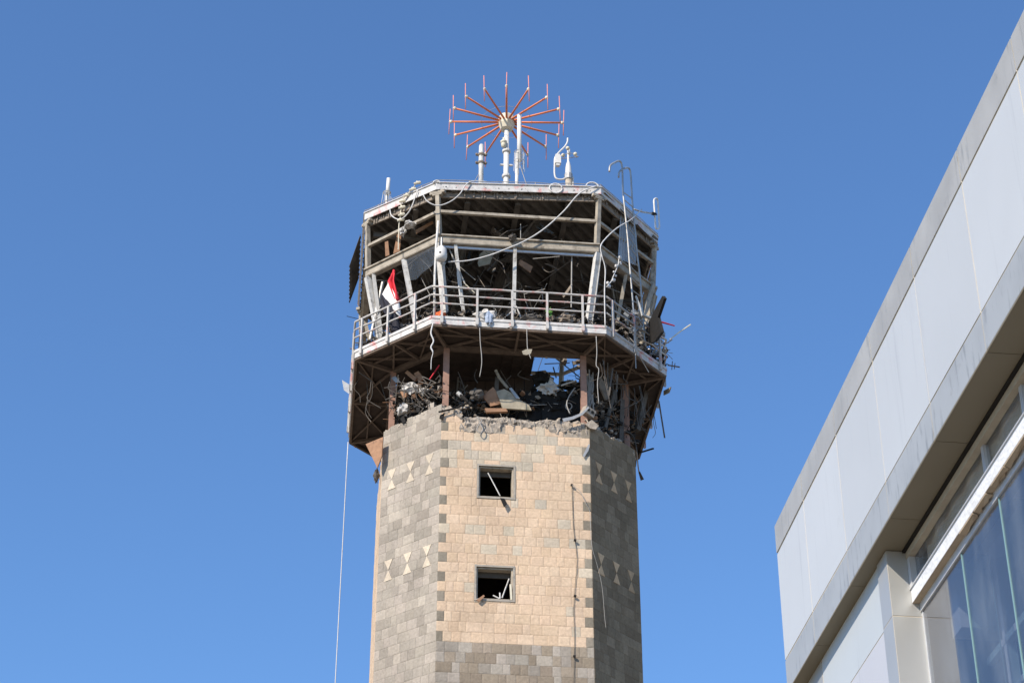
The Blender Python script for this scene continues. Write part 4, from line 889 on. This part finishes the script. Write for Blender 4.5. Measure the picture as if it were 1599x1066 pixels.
solo('cable_bundle', q, 'cable_g', 'bundle of pale torn cables hanging right of the front right column', 'cable', kind='stuff')
q = MB()
for i in range(18):
    x, y = rnd.uniform(640, 690), rnd.uniform(595, 640); q.tube(spline([VL(x, y, 4.0), VL(x+rnd.uniform(-12, 12), y-rnd.uniform(0, 12), 4.1), VL(x+rnd.uniform(-18, 18), y+rnd.uniform(-4, 8), 4.05)], 4), rnd.choice([.01, .016]), 4)
solo('wire_tangle', q, 'wreck', 'tangled grey wires on the left rubble pile', 'cable', kind='stuff')
cable([VF(x, y, 3.3) for x, y in ((898, 605), (888, 620), (885, 632), (890, 646))], .018, 'cable_g', 'curved grey cable in the see-through gap')
q = MB(); q.tube([VF(888+5*math.cos(t*.5), 634+5*math.sin(t*.5), 3.1) for t in range(20)], .014, 5); solo('cable_coil', q, 'cable_g', 'small coil of grey cable in the see-through gap', 'cable')
q = MB(); q.tube([VF(671, 592, 3.3), VF(686, 570, 3.3)], .02, 5); solo('red_rod', q, 'red', 'thin red rod slanting beside the front left column', 'rod')
# right: dark struts behind right chamfer
for x0, y0, x1, y1, w_, lab in ((1010, 602, 995, 672, .14, 'grey post leaning under the right balcony'), (972, 625, 970, 690, .12, 'dark upright post under the right balcony'), (960, 610, 945, 668, .08, 'thin dark strut leaning under the right balcony')):
    q = MB(); q.bar(VR(x0, y0, 4.0), VR(x1, y1, 3.9), w_, w_); solo('leaning_post', q, 'wreck', lab, 'post')
q = MB(); q.plate([VR(x, y, 3.9) for x, y in ((938, 588), (950, 606), (952, 622), (946, 624), (936, 600))], .05); solo('hanging_slab', q, 'beige_dark', 'dusty board hanging right of the cable bundle', 'board')
cable([VR(x, y, 4.3) for x, y in ((975, 672), (988, 680), (994, 700), (996, 725), (998, 738))], .02, 'cable_d', 'dark cable curling over the right wall top')
q = MB(); e = VR(998, 736, 4.3); q.tube([e, VR(1003, 749, 4.3)], [.03, .06], 6); solo('cable_plug', q, 'dark', 'dark blunt plug dangling off the right shaft corner', 'plug')
q = MB(); a = VN(994, 708, (1, 0), 4.5); q.bar(a, VN(1020, 700, (1, 0), 4.5), .05, .04); q.bar(a, a+V(0, .3, -.3), .04, .04); solo('broken_angle', q, 'dark', 'dark broken angle iron at the lower right balcony corner', 'bar')
q = MB(); q.plate([VN(x, y, (1, 0), 4.6) for x, y in ((1036, 610), (1047, 604), (1044, 613), (1036, 617))], .03); solo('loose_plate', q, 'board', 'small tan plate sticking out under the right balcony edge', 'metal sheet')
# window litter
q = MB(); q.tube([VF(762, 738, 3.55), VF(781, 774, 3.6)], .016, 5); solo('window_rod', q, 'white', 'thin white rod slanting across the upper window', 'rod')
slabp([(781, 777), (788, 778), (792, 786), (787, 791)], 3.75, .02, 'dark', 'black torn strip hanging from the upper window sill', 'torn_strip')
q = MB(); q.bar(VF(797, 912, 3.6), VF(798.5, 936, 3.62), .05, .04); solo('window_stick', q, 'cream', 'cream upright stick in the right of the lower window', 'rod')
q = MB(); q.tube([VF(795, 903, 3.5), VF(784, 933, 3.55)], .018, 5); q.tube([VF(770, 929, 3.55), VF(780, 934, 3.6)], .018, 5); q.tube([VF(780.5, 925, 3.55), VF(781, 934, 3.6)], .02, 5); solo('window_splinters', q, 'white', 'pale splinters leaning in the lower window', 'splinters')
slabp([(744, 936), (755, 928), (757, 930), (748, 939)], 3.72, .03, 'wood', 'broken brown sliver on the lower window sill', 'sliver')

# ================================================================== TERMINAL BUILDING
SC = .70
def Bp(X, Y, z): return V(X*SC, Y*SC, 1.6+(z-1.6)*SC)
def bb(mb, X0, X1, Y0, Y1, z0, z1): mb.box(Bp(X0, Y0, z0), Bp(X1, Y1, z1)); return mb
ZG = 1.6-1.6/SC
term = thing('terminal_building', 'white metal-panelled building with glass wall at the right', 'building', Bp(12, 20, ZG), frame=FB)
JY = [30.9] + [28.92-2.23*i for i in range(11)]
JY[1] = 28.92; YN = JY[-1]
q = MB(); bb(q, 8.008, 8.34, YN, 30.87, 14.60, 17.66); bb(q, 8.34, 22, 30.5, 30.87, ZG, 17.66); fas = part('parapet', q, 'seal', term)
q = MB(); bb(q, 8.34, 22, YN, 30.5, 14.75, 15.1); part('roof_slab', q, 'soffit', term)
for i in range(len(JY)-1):
    y1, y0 = JY[i], JY[i+1]; g_ = .014; pt = rnd.uniform(.955, 1.03)
    for nm, m, z0, z1, xo in (('coping_panel', 'coping', 17.17, 17.69, 7.992), ('fascia_panel', 'panel', 15.15, 17.135, 8.0), ('trim_panel', 'lowtrim', 14.585, 15.12, 7.999)):
        q = MB(); q.col = tuple(c*pt for c in (.505, .523, .53)); bb(q, xo + rnd.uniform(-.002, .002), 8.06, y0+g_, y1-g_ if i else y1, z0, z1)
        if nm == 'coping_panel': bb(q, 8.061, 8.6, y0+g_, y1-g_ if i else y1, 17.66, 17.69)
        part(nm, q, m, fas)
    q = MB(); bb(q, 8.0, 8.455, y0+.006, y1-.006 if i else y1, 14.56, 14.583); part('soffit_panel', q, 'soffit', fas)
# wall panels and column
q = MB(); bb(q, 8.241, 8.5, 25.0+.95, 30.5, ZG, 14.56); wl = part('wall', q, 'seal', term)
zj = [14.555, 13.52, 11.3, 9.08, 6.86, 4.6, 2.4, ZG]
for i in range(len(zj)-1):
    for y0, y1, m in ((25.96, 29.47, 'panel'), (29.49, 30.48, 'clad')):
        q = MB(); q.col = tuple(c*rnd.uniform(.97, 1.01) for c in (.505, .523, .53)); bb(q, 8.235, 8.275, y0+.008, y1-.008, zj[i+1]+.01, zj[i]-.01); part('wall_panel', q, m, wl)
q = MB(); bb(q, 8.214, 8.66, 25.455, 25.945, ZG, 14.55); colm = part('column', q, 'seal', term)
for i in range(len(zj)-1):
    z0, z1 = zj[i+1]+.008, zj[i]-.008
    q = MB(); bb(q, 8.21, 8.26, 25.462, 25.95, z0, z1); part('side_cladding', q, 'clad', colm)
    q = MB(); bb(q, 8.215, 8.645, 25.45, 25.51, z0, z1); part('face_cladding', q, 'clad', colm)
# clerestory
q = MB(); bb(q, 8.50, 8.60, YN, 25.445, 14.42, 14.555); cl = part('clerestory_window', q, 'tanwood', term)
q = MB(); bb(q, 8.455, 8.50, YN, 25.445, 14.52, 14.56); part('gap_shade_strip', q, 'dark', cl)  # black strip colours in the shade of the open gap behind the soffit
q = MB(); bb(q, 8.51, 8.66, 25.33, 25.445, 13.95, 14.42); part('end_post', q, 'alu', cl)
for i in range(8):
    y = 22.05-1.55*i; q = MB(); bb(q, 8.56, 8.64, y-.045, y-.005, 13.95, 14.42); bb(q, 8.56, 8.64, y+.005, y+.045, 13.95, 14.42); part('mullion', q, 'alu', cl)
    q = MB(); bb(q, 8.60, 8.61, y-1.50, y-.05, 13.95, 14.42); part('pane', q, 'pane', cl)
q = MB(); bb(q, 8.60, 8.61, 22.10, 25.33, 13.95, 14.42); part('pane', q, 'pane', cl)
q = MB()
def cur(u, v):
    y = lerp(25.0, 8, u); dz = .55*(.5+.5*math.sin(u*44)); return Bp(8.675+.018*math.sin(u*140)+.008*v, y, lerp(14.5, 13.72+.25*math.sin(u*38)**4, v))
q.sheet(cur, 300, 6, .006); solo('curtain', q, 'curtain', 'beige curtain bunched behind the upper strip window', 'curtain', frame=FB, smooth=True)
# white beam under it
q = MB(); bb(q, 8.52, 8.66, YN, 25.444, 13.729, 13.935); beam = part('white_beam', q, 'flake', term)
q = MB(); bb(q, 8.50, 8.53, YN, 25.443, 13.935, 13.955); part('beam_cap', q, 'alu', beam)
q = MB(); bb(q, 8.625, 8.665, YN, 25.443, 13.60, 13.724); part('glazing_head', q, 'alu', beam)
q = MB(); bb(q, 8.524, 8.64, YN, 25.44, 13.7235, 13.7285); part('beam_underside', q, 'card', beam)
y = 24.6
while y > 9:
    l = rnd.uniform(.35, .9); q = MB()
    if y < 23.2:
        n = 7; pts = [Bp(8.525, y, 13.722)] ; e0 = []
        for i in range(n+1): e0.append(Bp(8.60+rnd.uniform(-.02, .025), y-l*i/n, 13.722-rnd.uniform(.0, .035)))
        q.plate([Bp(8.523, y, 13.722)] + e0 + [Bp(8.523, y-l, 13.722)], -.012, (0, 0, 1)); part('torn_board', q, 'card', beam)
    y -= l+rnd.uniform(.02, .25)
# glass wall
gy = [25.44, 23.55, 21.93, 20.31, 18.69, 17.07, 15.45, 13.83, 12.2, 10.5, 8.8]
q = MB(); bb(q, 8.645, 8.70, 25.40, 25.449, ZG, 13.6); gw = part('glass_wall', q, 'alu', term)
for i in range(len(gy)-1):
    for z0, z1 in ((9.0, 13.62), (4.5, 8.985), (ZG, 4.485)):
        q = MB(); bb(q, 8.65, 8.662, gy[i+1]+.006, gy[i]-.006, z0, z1); part('pane', q, 'glass', gw)
    if i:
        q = MB(); bb(q, 8.664, 9.02, gy[i]-.008, gy[i]+.008, 4.5, 13.6); fo = part('glass_fin', q, 'fin', gw)
        q = MB(); bb(q, 8.640, 8.664, gy[i]-.010, gy[i]+.010, 4.5, 13.6); part('fin_edge', q, 'finedge', gw)
        q = MB(); bb(q, 9.02, 9.03, gy[i]-.009, gy[i]+.009, 4.5, 13.6); part('fin_edge', q, 'finedge', gw)
# interior
q = MB(); bb(q, 9.2, 20, YN, 25.4, 13.9, 14.1); part('ceiling', q, 'room', term)
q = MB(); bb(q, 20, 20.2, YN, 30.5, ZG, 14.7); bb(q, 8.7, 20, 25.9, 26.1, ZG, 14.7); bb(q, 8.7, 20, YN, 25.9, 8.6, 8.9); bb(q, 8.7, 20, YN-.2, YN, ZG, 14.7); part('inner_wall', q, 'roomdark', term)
q = MB(); bb(q, 8.9, 20, 24.6, 25.0, 13.0, 13.9); bb(q, 9.45, 20, 22.6, 23.0, 12.4, 13.9); part('bulkhead', q, 'room', term)
for nm, a in (('inner_transom', (9.35, 9.45, YN, 25.0, 12.62, 12.72)), ('inner_transom', (9.35, 9.45, YN, 25.0, 11.9, 11.98)), ('inner_transom', (9.35, 9.45, YN, 25.0, 11.0, 11.1)), ('inner_post', (9.36, 9.5, 24.2, 24.32, 8.9, 13.9)), ('inner_post', (9.36, 9.5, 22.3, 22.42, 8.9, 13.9)), ('inner_post', (9.36, 9.5, 20.6, 20.72, 8.9, 13.9))):
    q = MB(); bb(q, *a); part(nm, q, 'room', term)
